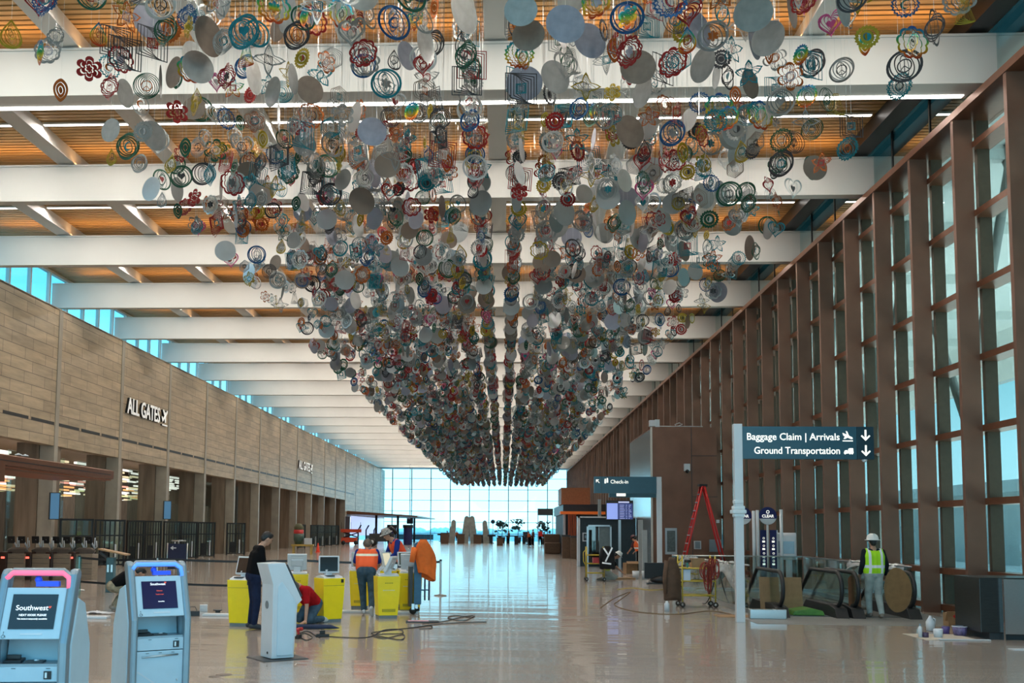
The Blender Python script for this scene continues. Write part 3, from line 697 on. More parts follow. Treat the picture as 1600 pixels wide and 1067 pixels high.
# ---------------------------------------------------------------- yellow check-in kiosks
scr_black = mat('screen_black', (.008, .010, .010), .12, noise=.02); scr_brown = mat('screen_amber', (.05, .028, .02), .15, noise=.05)
def yellow_kiosk(loc, rz, label, front=True, screen=None, monitor_rz=0., mtilt=-.25, lit=None):
    t = thing('bag_tag_kiosk', label, 'kiosk', loc, rz, 'yellow kiosks in a double row')
    hw, hd = .24, .19
    def tap(z): return .80 + .20 * min(1, z / .8)
    mb = MB()
    vs = [(sx_ * hw * f, sy_ * hd * f, z) for z, f in ((.06, .82), (.45, .93), (.84, 1.0)) for sx_, sy_ in ((-1, -1), (1, -1), (1, 1), (-1, 1))]
    mb.add(vs, [(0, 3, 2, 1), (8, 9, 10, 11)] + [(i * 4 + k, i * 4 + (k + 1) % 4, i * 4 + 4 + (k + 1) % 4, i * 4 + 4 + k) for i in range(2) for k in range(4)])
    cab = mb.build('cabinet', yellow, t, bevel=.008)
    MB().b2((-hw * .78, -hd * .78, 0), (hw * .78, hd * .78, .06)).build('plinth', mat('plinth_grey', (.16, .19, .20), .5, noise=.05), t)
    mb = MB(); mb.b2((-hw * .93, -.002 - hd * .975, .70), (hw * .93, -hd * .955, .705)); mb.build('drawer_gap', dark, cab)
    mb = MB(); mb.b2((.15, -hd * 1.01 - .004, .755), (.20, -hd * .95, .82)); mb.build('card_reader', black, cab)
    mb = MB()
    for i in range(5): mb.b2((-.08 + i * .035, hd * .985, .70), (-.06 + i * .035, hd * 1.0 + .002, .715))
    mb.build('back_vent', mat('label_olive', (.25, .22, .02), .6, noise=.05), cab)
    mb = MB()
    for i in range(9): mb.b2((-.12 + i * .028, hd * .94, .555), (-.105 + i * .028, hd * .97, .57))
    mb.build('back_label', kwhite, cab)
    mb = MB()
    for i in range(10): mb.b2((-.14 + i * .028, hd * .84, .13), (-.125 + i * .028, hd * .885, .19))
    mb.build('lower_vent', mat('label_olive', (.25, .22, .02), .6), cab)
    top = MB().prism([(-hd * .9, .84), (-hd * .7, .87), (.02, .90), (hd * .9, .87), (hd * .9, .84)], -.21, .21, 'x').build('top_shelf', kwhite, t, bevel=.006)
    mb = MB(); mb.box((-.05, -.09, .885), (.16, .11, .02)); mb.build('printer', dark, top)
    MB().b2((-.07, .02, .87), (.07, .10, 1.0)).build('monitor_stand', kwhite, t, bevel=.006)
    mo = MB(); mo.b2((-.20, -.03, -.01), (.20, .03, .33)); mo = mo.build('monitor', kwhite, t, bevel=.012); mo.location = (0, .03, .94); mo.rotation_euler = (mtilt, 0, monitor_rz)
    MB().b2((-.17, -.034, .02), (.17, -.029, .30)).build('screen', screen or scr_black, mo)
    mb = MB(); mb.b2((-.12, .03, .08), (.12, .05, .22)); mb.build('monitor_back', kwhite, mo, bevel=.01)
    mb = MB()
    for i in range(9): mb.b2((-.12 + i * .028, .030, .285), (-.105 + i * .028, .032, .295))
    mb.build('monitor_vent', kgrey, mo)
    return t
yellow_kiosk((-4.78, 18.15, 0), R(-8), 'yellow kiosk with dark brown screen, partly behind the man in the black T-shirt', screen=scr_brown, monitor_rz=R(-18))
yellow_kiosk((-4.30, 20.6, 0), R(180 + 10), 'yellow kiosk seen from the back, between white kiosk and kneeling man in red')
yellow_kiosk((-3.36, 19.15, 0), R(40), 'yellow kiosk with black screen and an open printer top, right of the man in red', monitor_rz=R(-28))
yellow_kiosk((-3.25, 22.5, 0), R(180 + 8), 'yellow kiosk seen from the back, just left of the orange vest worker')
yellow_kiosk((-2.36, 20.15, 0), R(200), 'yellow kiosk twisted sideways with its white monitor leaning, right of the orange vest worker', monitor_rz=R(60), mtilt=-.45)
yellow_kiosk((-2.02, 21.6, 0), R(180 - 4), 'yellow kiosk seen from the back beside the blue trolley')
yellow_kiosk((-2.62, 22.7, 0), R(95), 'yellow kiosk with a glowing screen, behind the orange vest worker', screen=mat('screen_glow', (.25, .2, .1), .3, emit=(.8, .75, .55), es=.8), monitor_rz=R(-25))
yellow_kiosk((-2.25, 23.1, 0), R(20), 'rear yellow kiosk with grey screen in front of the worker in a hard hat', screen=mat('screen_olive', (.06, .07, .05), .3, noise=.3, nscale=20))
# ---------------------------------------------------------------- floor clutter round the kiosks
def cable(pts, label, mat_=rubber, r=.008, z=.009):
    # smooth the given floor points
    P_ = [Vector((x, y, z)) for x, y in pts]; out = []
    for i in range(len(P_) - 1):
        p0, p1, p2, p3 = P_[max(i - 1, 0)], P_[i], P_[i + 1], P_[min(i + 2, len(P_) - 1)]
        for k in range(5):
            s_ = k / 5; out.append(.5 * ((2 * p1) + (p2 - p0) * s_ + (2 * p0 - 5 * p1 + 4 * p2 - p3) * s_ ** 2 + (3 * p1 - p0 - 3 * p2 + p3) * s_ ** 3))
    out.append(P_[-1]); o = MB().tube(out, r, 6).build('cable', mat_); return tag(o, label, 'cable')
def px(*uv): return [tuple(fl(u, v)[:2]) for u, v in uv]
cable(px((512, 995), (545, 997), (577, 996), (600, 985), (625, 984), (628, 990), (600, 991), (582, 993), (600, 998), (630, 992), (628, 1000), (605, 997), (580, 990), (610, 985), (650, 981), (672, 978), (674, 982), (655, 983)), 'black cable looping on the floor in front of the yellow kiosks')
cable(px((660, 975), (690, 972), (715, 966), (740, 962), (725, 970), (700, 966), (712, 962), (738, 965), (742, 960)), 'thin black cable tangle right of the blue trolley on polished floor')
cable(px((462, 997), (475, 990), (488, 996), (478, 1001), (466, 992), (480, 987), (492, 993), (500, 997)), 'black cable tangle on floor beside the white kiosk')
cable(px((640, 1002 - 20), (690, 975), (760, 972)), 'short black cable between the tangle and the bare floor')
p = fl(504, 995); t = thing('power_adapter', 'black power block on the floor before the man in red', 'adapter', p, .2)
MB().b2((-.11, -.05, 0), (.11, .05, .05)).build('body', rubber, t, bevel=.01); MB().b2((-.05, -.03, .05), (.04, .03, .11)).build('plug', rubber, t, bevel=.01)
p = fl(490, 983); t = thing('umbrella', 'long rolled dark blue bundle lying on the floor before the man in red', 'umbrella', p, .05)
MB().tube([(-.42, 0, .04), (-.36, 0, .045), (.30, 0, .045), (.40, 0, .03), (.46, 0, .025)], [.03, .045, .04, .02, .006], 10).build('canopy', mat('navy_cloth', (.015, .025, .06), .8, noise=.3), t); MB().tube([(-.52, 0, .035), (-.42, 0, .04)], .012, 8).build('handle', black, t)
p = fl(466, 998); t = thing('hand_drill', 'small red and black power tool behind the white kiosk foot', 'drill', p, 1.2)
MB().b2((-.05, -.04, 0), (.05, .04, .07)).build('battery', rubber, t, bevel=.01); MB().tube([(0, 0, .05), (0, 0, .14)], .02, 8).build('grip', mat('tool_red', (.5, .02, .02), .4, noise=.1), t); MB().tube([(-.05, 0, .15), (.10, 0, .15)], .03, 10).build('motor_housing', mat('tool_red', (.5, .02, .02), .4), t)
for (a, b_, lb) in (((318, 962), (392, 962), 'white floor raceway left of the black T-shirt man'), ((532, 957), (582, 957), 'white floor raceway beneath the orange vest worker'), ((612, 958), (655, 958), 'white floor raceway by the blue trolley'), ((130, 966), (172, 966), 'white floor raceway left of the blue lit kiosk')):
    q1, q2 = fl(*a), fl(*b_); mb = MB(); mb.b2((q1.x, q1.y - .1, 0), (q2.x, q1.y + .12, .05)); o = mb.build('floor_raceway', kwhite, bevel=.01); tag(o, lb, 'raceway')
p = fl(660, 972); t = thing('laptop', 'thin flat dark panel with pink film lying on the floor by blue trolley', 'laptop', p, .1)
MB().b2((-.32, -.12, 0), (.32, .12, .025)).build('base', dark, t, bevel=.004); MB().b2((-.28, -.09, .025), (.12, .09, .03)).build('film', mat('pink_film', (.7, .35, .4), .4, noise=.1), t)
for u, v, c_, lb in ((350, 1054, .10, 'grey floor outlet cover nearest the camera'), (335, 1049 + 8, .07, 'small round floor cover beside the larger one')):
    p = fl(u, v); t = MB().cyl((p.x, p.y, 0), c_, .004, 24).build('floor_outlet', mat('outlet_brown', (.12, .08, .06), .4, noise=.1)); tag(t, lb, 'floor cover')
# clutter heap left of the black shirt man
for i, (u, v, sx_, sy_, sz_, c_, nm, lb) in enumerate(((300, 962, .30, .2, .10, black, 'tool_bag', 'black tool bag on floor right of the blue lit kiosk'), (318, 955, .16, .16, .14, kwhite, 'junction_box', 'small white box among tools beside the blue lit kiosk'), (340, 960, .12, .1, .07, dark, 'cable_reel', 'little dark reel on floor by the leftmost yellow kiosk'), (150, 958, .7, .35, .06, kwhite, 'dust_sheet', 'crumpled white dust sheet on the floor left of the blue lit kiosk'))):
    p = fl(u, v)
    mb = MB(); mb.box((0, 0, sz_ / 2), (sx_, sy_, sz_), (0, 0, .3)); 
    if nm == 'dust_sheet':
        mb = MB(); n_ = 14; rr = random.Random(i); vs = [((a / n_ - .5) * sx_, (b_ / n_ - .5) * sy_, rr.uniform(.003, sz_ * (1 - abs(a / n_ - .5) * 1.8))) for a in range(n_ + 1) for b_ in range(n_ + 1)]
        mb.add(vs, [(a * (n_ + 1) + b_, a * (n_ + 1) + b_ + 1, (a + 1) * (n_ + 1) + b_ + 1, (a + 1) * (n_ + 1) + b_) for a in range(n_) for b_ in range(n_)], sm=True)
    if nm == 'tool_bag': mb.tube([(-.1, 0, .1), (-.06, 0, .18), (.06, 0, .18), (.1, 0, .1)], .01, 6)
    if nm == 'cable_reel': mb = MB(); mb.cyl((0, 0, 0), .09, .02, 18); mb.cyl((0, 0, .02), .05, .06, 14); mb.cyl((0, 0, .08), .09, .02, 18)
    if nm == 'junction_box': mb.b2((-.03, -.1, .05), (.03, -.07, .09))
    o = mb.build(nm, c_, loc=p, bevel=0 if nm == 'dust_sheet' else .006); tag(o, lb, nm.replace('_', ' '))
# folded blue trolley with a jacket
t = thing('folding_trolley', 'upright blue platform trolley with black wheels beside the yellow kiosks', 'trolley', (-1.80, 21.15, 0), R(12))
blu = mat('trolley_blue', (.03, .13, .24), .45, noise=.2)
MB().prism([(-.10, .20), (-.10, 1.48), (-.06, 1.52), (.02, 1.52), (.06, 1.48), (.06, .20)], -.03, .03, 'y').build('platform', blu, t, bevel=.01)
MB().b2((-.20, -.02, .16), (-.12, .24, 1.0)).build('deck', dark, t, bevel=.01)
for x in (.15, .24): MB().tube([(x, .1, .28), (x, .1, 1.35)], .018, 8).build('rail', mat('trolley_navy', (.02, .04, .10), .4, noise=.1), t)
MB().tube([(.0, .05, .5), (.24, .1, .5)], .014, 8).build('brace', blu, t)
for x, y in ((-.12, -.04), (-.02, .2)):
    w = MB(); w.tube([(x, y - .025, .075), (x, y + .025, .075)], .075, 16); w = w.build('wheel', rubber, t); MB().b2((x - .03, y - .03, .10), (x + .03, y + .03, .22)).build('fork', steel, w)
jk = MB(); rr = random.Random(5); n_ = 22; m_ = 16; vs = []
for i in range(m_ + 1):
    f_2 = i / m_; z = 1.58 - f_2 * .80; wx = .07 + .14 * math.sin(min(1, f_2 * 2.3) * PI / 2) - .10 * max(0, f_2 - .6); 
    for k in range(n_):
        a = 2 * PI * k / n_; fold = 1 + .16 * math.sin(a * 5 + f_2 * 3) * min(1, f_2 * 2); lean = .08 * f_2
        vs.append((wx * fold * math.cos(a) + lean + .03, .11 * fold * math.sin(a) * (1 if f_2 > .05 else .5), z + (.10 * f_2 * math.cos(a + 2.6))))
jk.add(vs, [(i * n_ + k, i * n_ + (k + 1) % n_, (i + 1) * n_ + (k + 1) % n_, (i + 1) * n_ + k) for i in range(m_) for k in range(n_)], sm=True)
jk.tube([(-.16, -.06, 1.40), (-.20, -.10, 1.22), (-.22, -.11, 1.10)], [.07, .06, .055], 10)
o = jk.build('jacket', mat('orange_cloth', (.75, .14, .015), .8, noise=.15, nscale=6, bump=.3, bscale=12), loc=(-1.73, 21.05, 0), rz=.2); tag(o, 'bright orange work jacket draped over the blue trolley', 'jacket')
# stanchion posts and their black belts
def stanchion(x, y, label, s_=1.):
    t = thing('belt_stanchion', label, 'stanchion', (x, y, 0))
    MB().lathe([(0, 0), (.17, 0), (.17, .015), (.10, .03), (.03, .045), (.0, .045)], n=24).build('base', steel, t); MB().cyl((0, 0, .04), .028, .90, 14).build('post', steel, t); MB().cyl((0, 0, .93), .034, .05, 14).build('cap', black, t)
    return t
st0 = stanchion(-1.70, 27.0, 'steel belt stanchion standing alone beside the orange jacket')
for k, (x, y, lb) in enumerate(((-11.9, 27.4, 'steel stanchion post beside the podium with wooden top'), (-9.6, 27.2, 'steel stanchion post behind the blue lit kiosk'), (-5.5, 27.0, 'steel stanchion post behind the black T-shirt man'))): dup(st0, (x, y, 0), 0, lb)
def belt(a, b_, z, label):
    d_ = Vector(b_) - Vector(a); n_ = 10; mb = MB()
    for i in range(n_):
        p0 = Vector(a) + d_ * (i / n_); p1 = Vector(a) + d_ * ((i + 1) / n_); s0 = -.05 * math.sin(PI * i / n_); s1 = -.05 * math.sin(PI * (i + 1) / n_)
        mb.add([(p0.x, p0.y, z + s0), (p1.x, p1.y, z + s1), (p1.x, p1.y, z + s1 + .06), (p0.x, p0.y, z + s0 + .06), (p0.x, p0.y + .004, z + s0), (p1.x, p1.y + .004, z + s1), (p1.x, p1.y + .004, z + s1 + .06), (p0.x, p0.y + .004, z + s0 + .06)], [(0, 1, 2, 3), (7, 6, 5, 4), (0, 4, 5, 1), (3, 2, 6, 7)])
    o = mb.build('barrier_belt', black); tag(o, label, 'belt')
belt((-11.87, 27.4), (-9.63, 27.2), .88, 'black belt between the podium stanchion and the next post'); belt((-9.57, 27.2), (-5.53, 27.0), .88, 'long black belt behind the blue lit kiosk')
belt((-5.47, 27.0), (-1.73, 27.0), .88, 'black belt behind the yellow kiosks'); belt((-11.87, 27.4), (-9.63, 27.2), .22, 'low black belt by the podium'); belt((-9.57, 27.2), (-5.53, 27.0), .22, 'low black belt behind the blue lit kiosk')

# ---------------------------------------------------------------- left side: check-in desks, canopy, gates
panelw = mat('desk_panel', (.30, .24, .18), .5, noise=.2, nscale=3, stretch=(1, 1, 12)); redled = mat('red_display', (.8, .05, .03), .4, emit=(1, .12, .08), es=2.5)
def desk(u, label):
    p = fl(u, 905); t = thing('bag_drop_desk', label, 'check-in desk', (p.x, p.y, 0), 0, 'bag drop desks in a row')
    MB().b2((-.265, -.25, .0), (.30, .25, .86)).build('front_panel', panelw, t, bevel=.01)
    mb = MB()
    for z in (.18, .36, .54, .70): mb.b2((-.265, -.255, z), (.30, -.249, z + .012))
    mb.build('panel_joint', dark, t)
    sd = MB().b2((-.52, -.30, 0), (-.27, .3, .92)).build('scale_column', mat('dark_brown_column', (.05, .02, .012), .35, noise=.1), t, bevel=.02)
    MB().b2((-.46, -.305, .70), (-.34, -.298, .76)).build('display', redled, sd)
    mb = MB(); mb.tube([(-.42, .1, .93), (-.3, .1, 1.0), (.1, .1, 1.0), (.22, .1, .92)], .07, 10); mb.b2((-.4, .03, .86), (.2, .17, .98)); mb.build('counter_hood', mat('hood_taupe', (.14, .11, .09), .5, noise=.1), t)
    for k, x in enumerate((-.28, .08)):
        m = MB(); m.box((x - .12, .22, 1.32), (.27, .035, .24), (.1, 0, -.25)); m = m.build('monitor', black, t)
        a = MB(); a.tube([(x + .1, .2, .95), (x + .1, .2, 1.40)], .018, 8); a.tube([(x + .10, .2, 1.05), (x - .04, .22, 1.28), (x - .10, .22, 1.33)], .028, 8); a.tube([(x + .1, .2, 1.02), (x + .22, .1, 1.10), (x + .2, .1, 1.3)], .02, 8)
        a.build('monitor_arm', kwhite, t)
    return t
for u, lb in ((28, 'bag drop desk with two monitors, nearest the left wall screen'), (66, 'bag drop desk second from the hanging blue screen'), (99, 'bag drop desk third along, brown scale column beside it'), (134, 'last bag drop desk of the row, next to the podium')): desk(u, lb)
# slanting podium with wooden top
p = fl(172, 925); t = thing('podium', 'teal sided podium with slanting light wooden top', 'podium', (p.x, p.y, 0), .1)
mb = MB(); mb.b2((-.10, -.12, 0), (.10, .12, .95)); mb.build('body', mat('podium_teal', (.03, .08, .09), .3, noise=.1), t, bevel=.01)
mb = MB(); mb.box((.08, -.02, 1.10), (.78, .45, .04), (0, .2, 0)); mb.build('desk_top', mat('light_wood', (.42, .24, .11), .4, noise=.15, stretch=(1, 8, 8)), t, bevel=.006)
MB().tube([(-.05, 0, .9), (-.30, 0, 1.08), (-.2, 0, 1.16)], .05, 8).build('shoulder', dark, t)
for x in (-.045, .055): MB().b2((x - .025, -.135, .55), (x + .025, -.12, .75)).build('bracket', steel, t)
p = fl(150, 930); t = MB().b2((-.06, -.06, 0), (.06, .06, 1.0)).build('acrylic_screen', glass('teal_glass', (.5, .8, .82), base=.15), loc=(p.x - .5, p.y, 0)); tag(t, 'narrow clear teal acrylic block left of the podium', 'acrylic block')
# canopy over the desks
t = thing('desk_canopy', 'long bronze canopy edge jutting over the bag drop desks', 'canopy', (-13.9, 34.6, 0))
MB().b2((-2.3, -16, 3.42), (-.1, 0, 3.50)).build('soffit', mat('canopy_soffit', (.33, .10, .045), .4, noise=.1), t); MB().prism([(-.35, 3.38), (0, 3.48), (0, 3.76), (-.15, 3.80), (-.35, 3.80)], -16, 0, 'y').build('edge_beam', bronze2, t, bevel=.01)
MB().b2((.0, -15.5, 3.60), (.012, -.3, 3.625)).build('shadow_gap', black, t)
MB().b2((-2.3, -16, 3.5), (-.35, 0, 3.80)).build('roof', bronze2, t)
for y in (-6.6, -6.2):
    MB().lathe([(.10, 3.84), (.10, 3.86), (.0, 3.90)], (-.2, y, 0), 12).build('dome_lamp', kwhite, t)
mb = MB(); mb.b2((-16.5, 24.6, 0), (-13.25, 25.4, 3.42)); mb.build('wall_kiosk_pier', stone, kind='structure')
mb = MB(); mb.b2((-16.6, 24.5, 2.95), (-13.18, 25.5, 3.42)); mb.build('trim_3', bronze2, kind='structure')
t = thing('wall_screen', 'royal blue information screen cut off by the left edge of the view', 'screen', (-13.95, 24.52, 1.62)); MB().b2((-.65, -.06, 0), (.65, .02, 1.05)).build('casing', dark, t); MB().b2((-.63, -.066, .02), (.63, -.06, 1.03)).build('display', mat('royal_blue', (.01, .03, .25), .3, emit=(.01, .045, .35), es=.8), t); text('ONE', .2, lamp, t, 'lettering', (.45, -.07, .38), (PI / 2, 0, 0), .002)
for (y, z0, z1, lb) in ((39.4, 2.05, 3.15, 'thin blue screen hung on the first stone pilaster'), (52.9, 2.2, 3.2, 'thin blue screen hung on the third stone pilaster')):
    t = thing('pilaster_screen', lb, 'screen', (XL + .1, y, z0)); MB().b2((-.09, -.12, 0), (.36, -.06, z1 - z0)).build('casing', dark, t); MB().b2((-.02, -.13, .03), (.34, -.12, z1 - z0 - .03)).build('display', mat('steel_blue', (.06, .16, .28), .3, emit=(.10, .25, .42), es=.5), t)
# black exit gates
def gate_meshes(dense):
    t = thing('exit_gate', '', 'gate', (0, 0, 0), 0, 'black exit gates under the stone wall')
    w = 1.25
    mb = MB()
    for y in (0, w): mb.b2((-.05, y - .04, 0), (.05, y + .04, 2.1))
    mb.b2((-.05, 0, 2.02), (.05, w, 2.1)); mb.b2((-.04, 0, .06), (.04, w, .12)); mb.b2((-.03, 0, 1.36), (.03, w, 1.42)); mb.build('frame', black, t)
    n_ = 6 if dense else 2
    for i in range(1, n_): MB().b2((-.02, w * i / n_ - .028, .1), (.02, w * i / n_ + .028, 2.04)).build('bar', black, t)
    MB().b2((-.02, w * .17, .14), (.02, w * .52, .85)).build('lower_panel', black, t)
    MB().b2((-.01, .04, .12), (.0, w - .04, 2.02)).build('pane', gl_rail, t)
    if dense: MB().b2((-.06, w * .68, .1), (.03, w * .74, 1.0)).build('side_post', kwhite, t)
    return t
g1, g2 = gate_meshes(True), gate_meshes(False); f1 = f2 = True; k = 0
wh = ['first', 'second', 'third', 'fourth', 'fifth', 'sixth', 'seventh', 'eighth', 'ninth', 'tenth', 'eleventh', 'twelfth']
near_g = ((83, 135), (140, 187), (192, 218), (221, 246), (251, 276), (279, 303), (306, 332), (352, 380))
gl_ = [(a_, b_, 'black barred gate standing out from the stone wall, %s of the near ones' % ORD[i]) for i, (a_, b_) in enumerate(near_g)]
gl_ += [(a_, a_ + 11, 'far black gate near the end of the portals, %s of its cluster' % ORD[i]) for i, a_ in enumerate((465, 485, 496, 507, 518))]
first = {0: True, 1: True}
for i, (a_, b_, lb) in enumerate(gl_):
    Ya = 18.1 * F / (787 - a_); Yb = Ya + .8; Xb = -(787 - b_) * Yb / F; Xa = -18.1; Lg = math.hypot(Xb - Xa, Yb - Ya); rz = math.atan2(Yb - Ya, Xb - Xa) - PI / 2
    d_ = 0 if i in (0, 8) else 1; g = g1 if d_ else g2
    if first[d_]: g.location = (Xa, Ya, 0); g.rotation_euler = (0, 0, rz); g['label'] = lb; first[d_] = False
    else: g = dup(g, (Xa, Ya, 0), rz, lb)
    g.scale = (1, Lg / 1.25, 1)
# sign stand, cone, cart with wet vacuum
p = fl(276, 893); t = thing('sign_stand', 'navy sign board with white arrow on a slim silver stand', 'sign stand', (p.x, p.y, 0), .05)
MB().b2((-.36, -.03, .10), (.36, .03, 1.12)).build('board', mat('navy_board', (.012, .018, .06), .5, noise=.1), t)
mb = MB()
for x in (-.40, .40): mb.tube([(x, 0, 0), (x, 0, 1.15)], .03, 8)
mb.tube([(-.24, 0, 1.24), (.34, 0, 1.24)], .03, 8); mb.tube([(.05, 0, 1.12), (.05, 0, 1.24)], .03, 8); mb.b2((-.46, -.2, 0), (-.34, .2, .03)); mb.b2((.34, -.2, 0), (.46, .2, .03)); mb.build('frame', steel, t)
mb = MB(); mb.prism([(-.28, .95), (-.16, .86), (-.16, .925), (-.04, .925), (-.04, .975), (-.16, .975), (-.16, 1.04)], -.036, -.031, 'y'); mb.build('arrow', kwhite, t)
p = fl(500, 862); t = thing('traffic_cone', 'small orange traffic cone on bare floor in front of the black gates', 'cone', (-13.9, 74.0, 0)); cm = mat('cone_orange', (.85, .06, .02), .5, noise=.05)
MB().b2((-.18, -.18, 0), (.18, .18, .03)).build('base', cm, t); MB().lathe([(.15, .03), (.03, .68), (.0, .68)], n=16).build('body', cm, t); MB().lathe([(.107, .25), (.085, .37)], n=16).build('collar', kwhite, t)
t = thing('cleaning_cart', 'small yellow wooden cart carrying a vacuum with red lid, by the brown portals', 'cart', (-13.8, 67.8, 0), .1)
MB().b2((-.75, -.4, .55), (.75, .4, .68)).build('deck', mat('cart_yellow', (.5, .35, .08), .5, noise=.1), t)
for x in (-.6, .6):
    for y in (-.3, .3): MB().b2((x - .06, y - .06, 0), (x + .06, y + .06, .55)).build('leg', mat('cart_yellow', (.5, .35, .08), .5), t)
MB().b2((.12, -.3, .68), (.6, .3, 1.1)).build('carton', kwhite, t); 
t = thing('wet_vacuum', 'green drum vacuum with red lid standing on the yellow cart', 'vacuum', (-14.1, 67.8, .69)); MB().lathe([(0, 0), (.26, 0), (.34, .3), (.36, .72), (0, .72)], n=20).build('drum', mat('drum_green', (.05, .09, .07), .3, noise=.2), t); MB().lathe([(.34, .72), (.34, .98), (0, .98)], n=20).build('lid', mat('tool_red', (.5, .02, .02), .4), t); MB().lathe([(.3, .98), (.33, 1.15), (.2, 1.38), (0, 1.42)], n=20).build('upper_dome', mat('drum_moss', (.10, .10, .05), .6, noise=.2), t)
# far left: scissor lift, canopy, media wall
t = thing('scissor_lift', 'orange red scissor lift parked far down the hall past the gates', 'lift', (-16.7, 108, 0), .1); t.scale = (.72, .72, .8); lr = mat('lift_red', (.75, .08, .02), .45, noise=.1)
MB().b2((-1.4, -.5, .35), (1.0, .5, 1.0)).build('chassis', lr, t); MB().b2((-1.5, -.6, 1.7), (1.6, .6, 2.15)).build('platform', lr, t)
for a, b_ in (((-1.1, 1.0), (1.2, 1.7)), ((1.2, 1.0), (-1.1, 1.7))): MB().tube([(a[0], 0, a[1]), (b_[0], 0, b_[1])], .08, 8).build('scissor_arm', dark, t)
for x in (-1.1, .8): MB().tube([(x, -.55, .3), (x, .55, .3)], .3, 16).build('wheel', rubber, t)
for x in (-1.4, 0, 1.5): MB().tube([(x, -.5, 2.15), (x, -.5, 3.1)], .04, 6).build('guard_post', dark, t)
t = thing('boom_lift', 'dark boom machine with pale wheels beside the orange scissor lift', 'lift', (-12.2, 100, 0)); MB().b2((-1.3, -.6, .5), (1.2, .6, 1.3)).build('chassis', dark, t); MB().tube([(-.2, 0, 1.2), (.9, 0, 1.9), (1.4, 0, 1.3)], .22, 8).build('arm', black, t)
for x in (-1.0, 1.0):
    w = MB().tube([(x, -.7, .45), (x, .7, .45)], .45, 18).build('wheel', rubber, t); MB().tube([(x, -.72, .45), (x, -.70, .45)], .2, 12).build('hub', kwhite, w)
t = thing('far_canopy', 'thin sloping bronze canopy on black posts at the far end of stone wall', 'canopy', (0, 0, 0))
MB().prism([(-18.4, 3.85), (-10.1, 3.35), (-10.1, 3.2), (-13.4, 3.35), (-18.4, 3.45)], 116, 146, 'y').build('roof', bronze2, t)
for x, y in ((-15.2, 118), (-12.6, 118), (-12.6, 140)): MB().tube([(x, y, 0), (x, y, 3.4)], .14, 8).build('post', black, t)
t = thing('media_wall', 'pale glowing lilac wall panel under the far thin canopy', 'screen wall', (-18.3, 0, 0)); MB().b2((0, 118, .9), (.12, 150, 3.3)).build('display', mat('lilac_glow', (.5, .55, .8), .4, emit=(.55, .62, .95), es=.9, noise=.1, nscale=.5), t)
for y in (121, 128, 136): MB().tube([(.5, y, 0), (.5, y, 1.6), (.9, y - .4, 2.2)], .1, 6).build('screen_post', dark, t)
for x, y, lb in ((-12.6, 112, 'short dark blue cylinder bin beside the boom machine'), (-10.8, 112, 'short dark blue cylinder bin right of the hard hat worker')):
    t = thing('capped_bin', lb, 'bin', (x, y, 0)); MB().cyl((0, 0, 0), .5, 1.9, 18).build('body', mat('bin_navy', (.02, .02, .12), .5, noise=.1), t); MB().cyl((0, 0, 1.9), .6, .35, 18).build('cap', black, t)

# ---------------------------------------------------------------- far hall: fins, counters, planters, seats
def slab(x, y, w, h, lean, label):
    pts = []; n_ = 14
    for i in range(n_ + 1):
        f = i / n_; pts.append((-w / 2 + lean * .35 * f * w + (w * .18) * f ** 2 * (1 if lean > 0 else .2), h * f * .86))
    top = [(w * .0 + .46 * w * math.cos(a) * 1, h * .86 + h * .14 * math.sin(a)) for a in [PI - PI * i / 10 for i in range(1, 10)]]
    right = [(w / 2 + lean * .35 * f * w - (w * .18) * f ** 2 * (1 if lean < 0 else .2), h * f * .86) for f in [1 - i / n_ for i in range(n_ + 1)]]
    cx = (pts[-1][0] + right[0][0]) / 2; hw = (right[0][0] - pts[-1][0]) / 2
    top = [(cx + hw * math.cos(a), h * .86 + h * .14 * math.sin(a)) for a in [PI - PI * i / 10 for i in range(1, 10)]]
    o = MB().prism(pts + top + right, -.25, .25, 'y').build('stone_fin', mat('fin_grey', (.30, .32, .29), .8, noise=.2, nscale=2), loc=(x, y, 0)); tag(o, label, 'sculpture', 'upright stone fins')
for (u, w, vt, ln, lb) in ((706, 3.1, 812, .6, 'grey stone fin on the far left of the four'), (726.5, 4.0, 806, .5, 'tall grey stone fin just left of the middle mullion'), (740, 4.0, 806, -.5, 'tall grey stone fin just right of the middle mullion'), (760, 3.1, 813, -.6, 'grey stone fin at the right end of the four')):
    q = at(u, 845, 132); h = at(u, vt, 132).z; slab(q.x, 132, .92 if abs(ln) == .5 else .80, h, ln, lb)
brownb = mat('counter_brown', (.12, .07, .04), .6, noise=.15)
def fbox(u, v, w, h, nm, lb, m_, cat, d_=.6):
    q = fl(u, v); t = thing(nm, lb, cat, (q.x, q.y, 0)); MB().b2((-w / 2, -d_ / 2, 0), (w / 2, d_ / 2, h * .92)).build('body', m_, t); MB().b2((-w / 2 - .04, -d_ / 2 - .04, h * .92), (w / 2 + .04, d_ / 2 + .04, h)).build('top', dark, t); return t
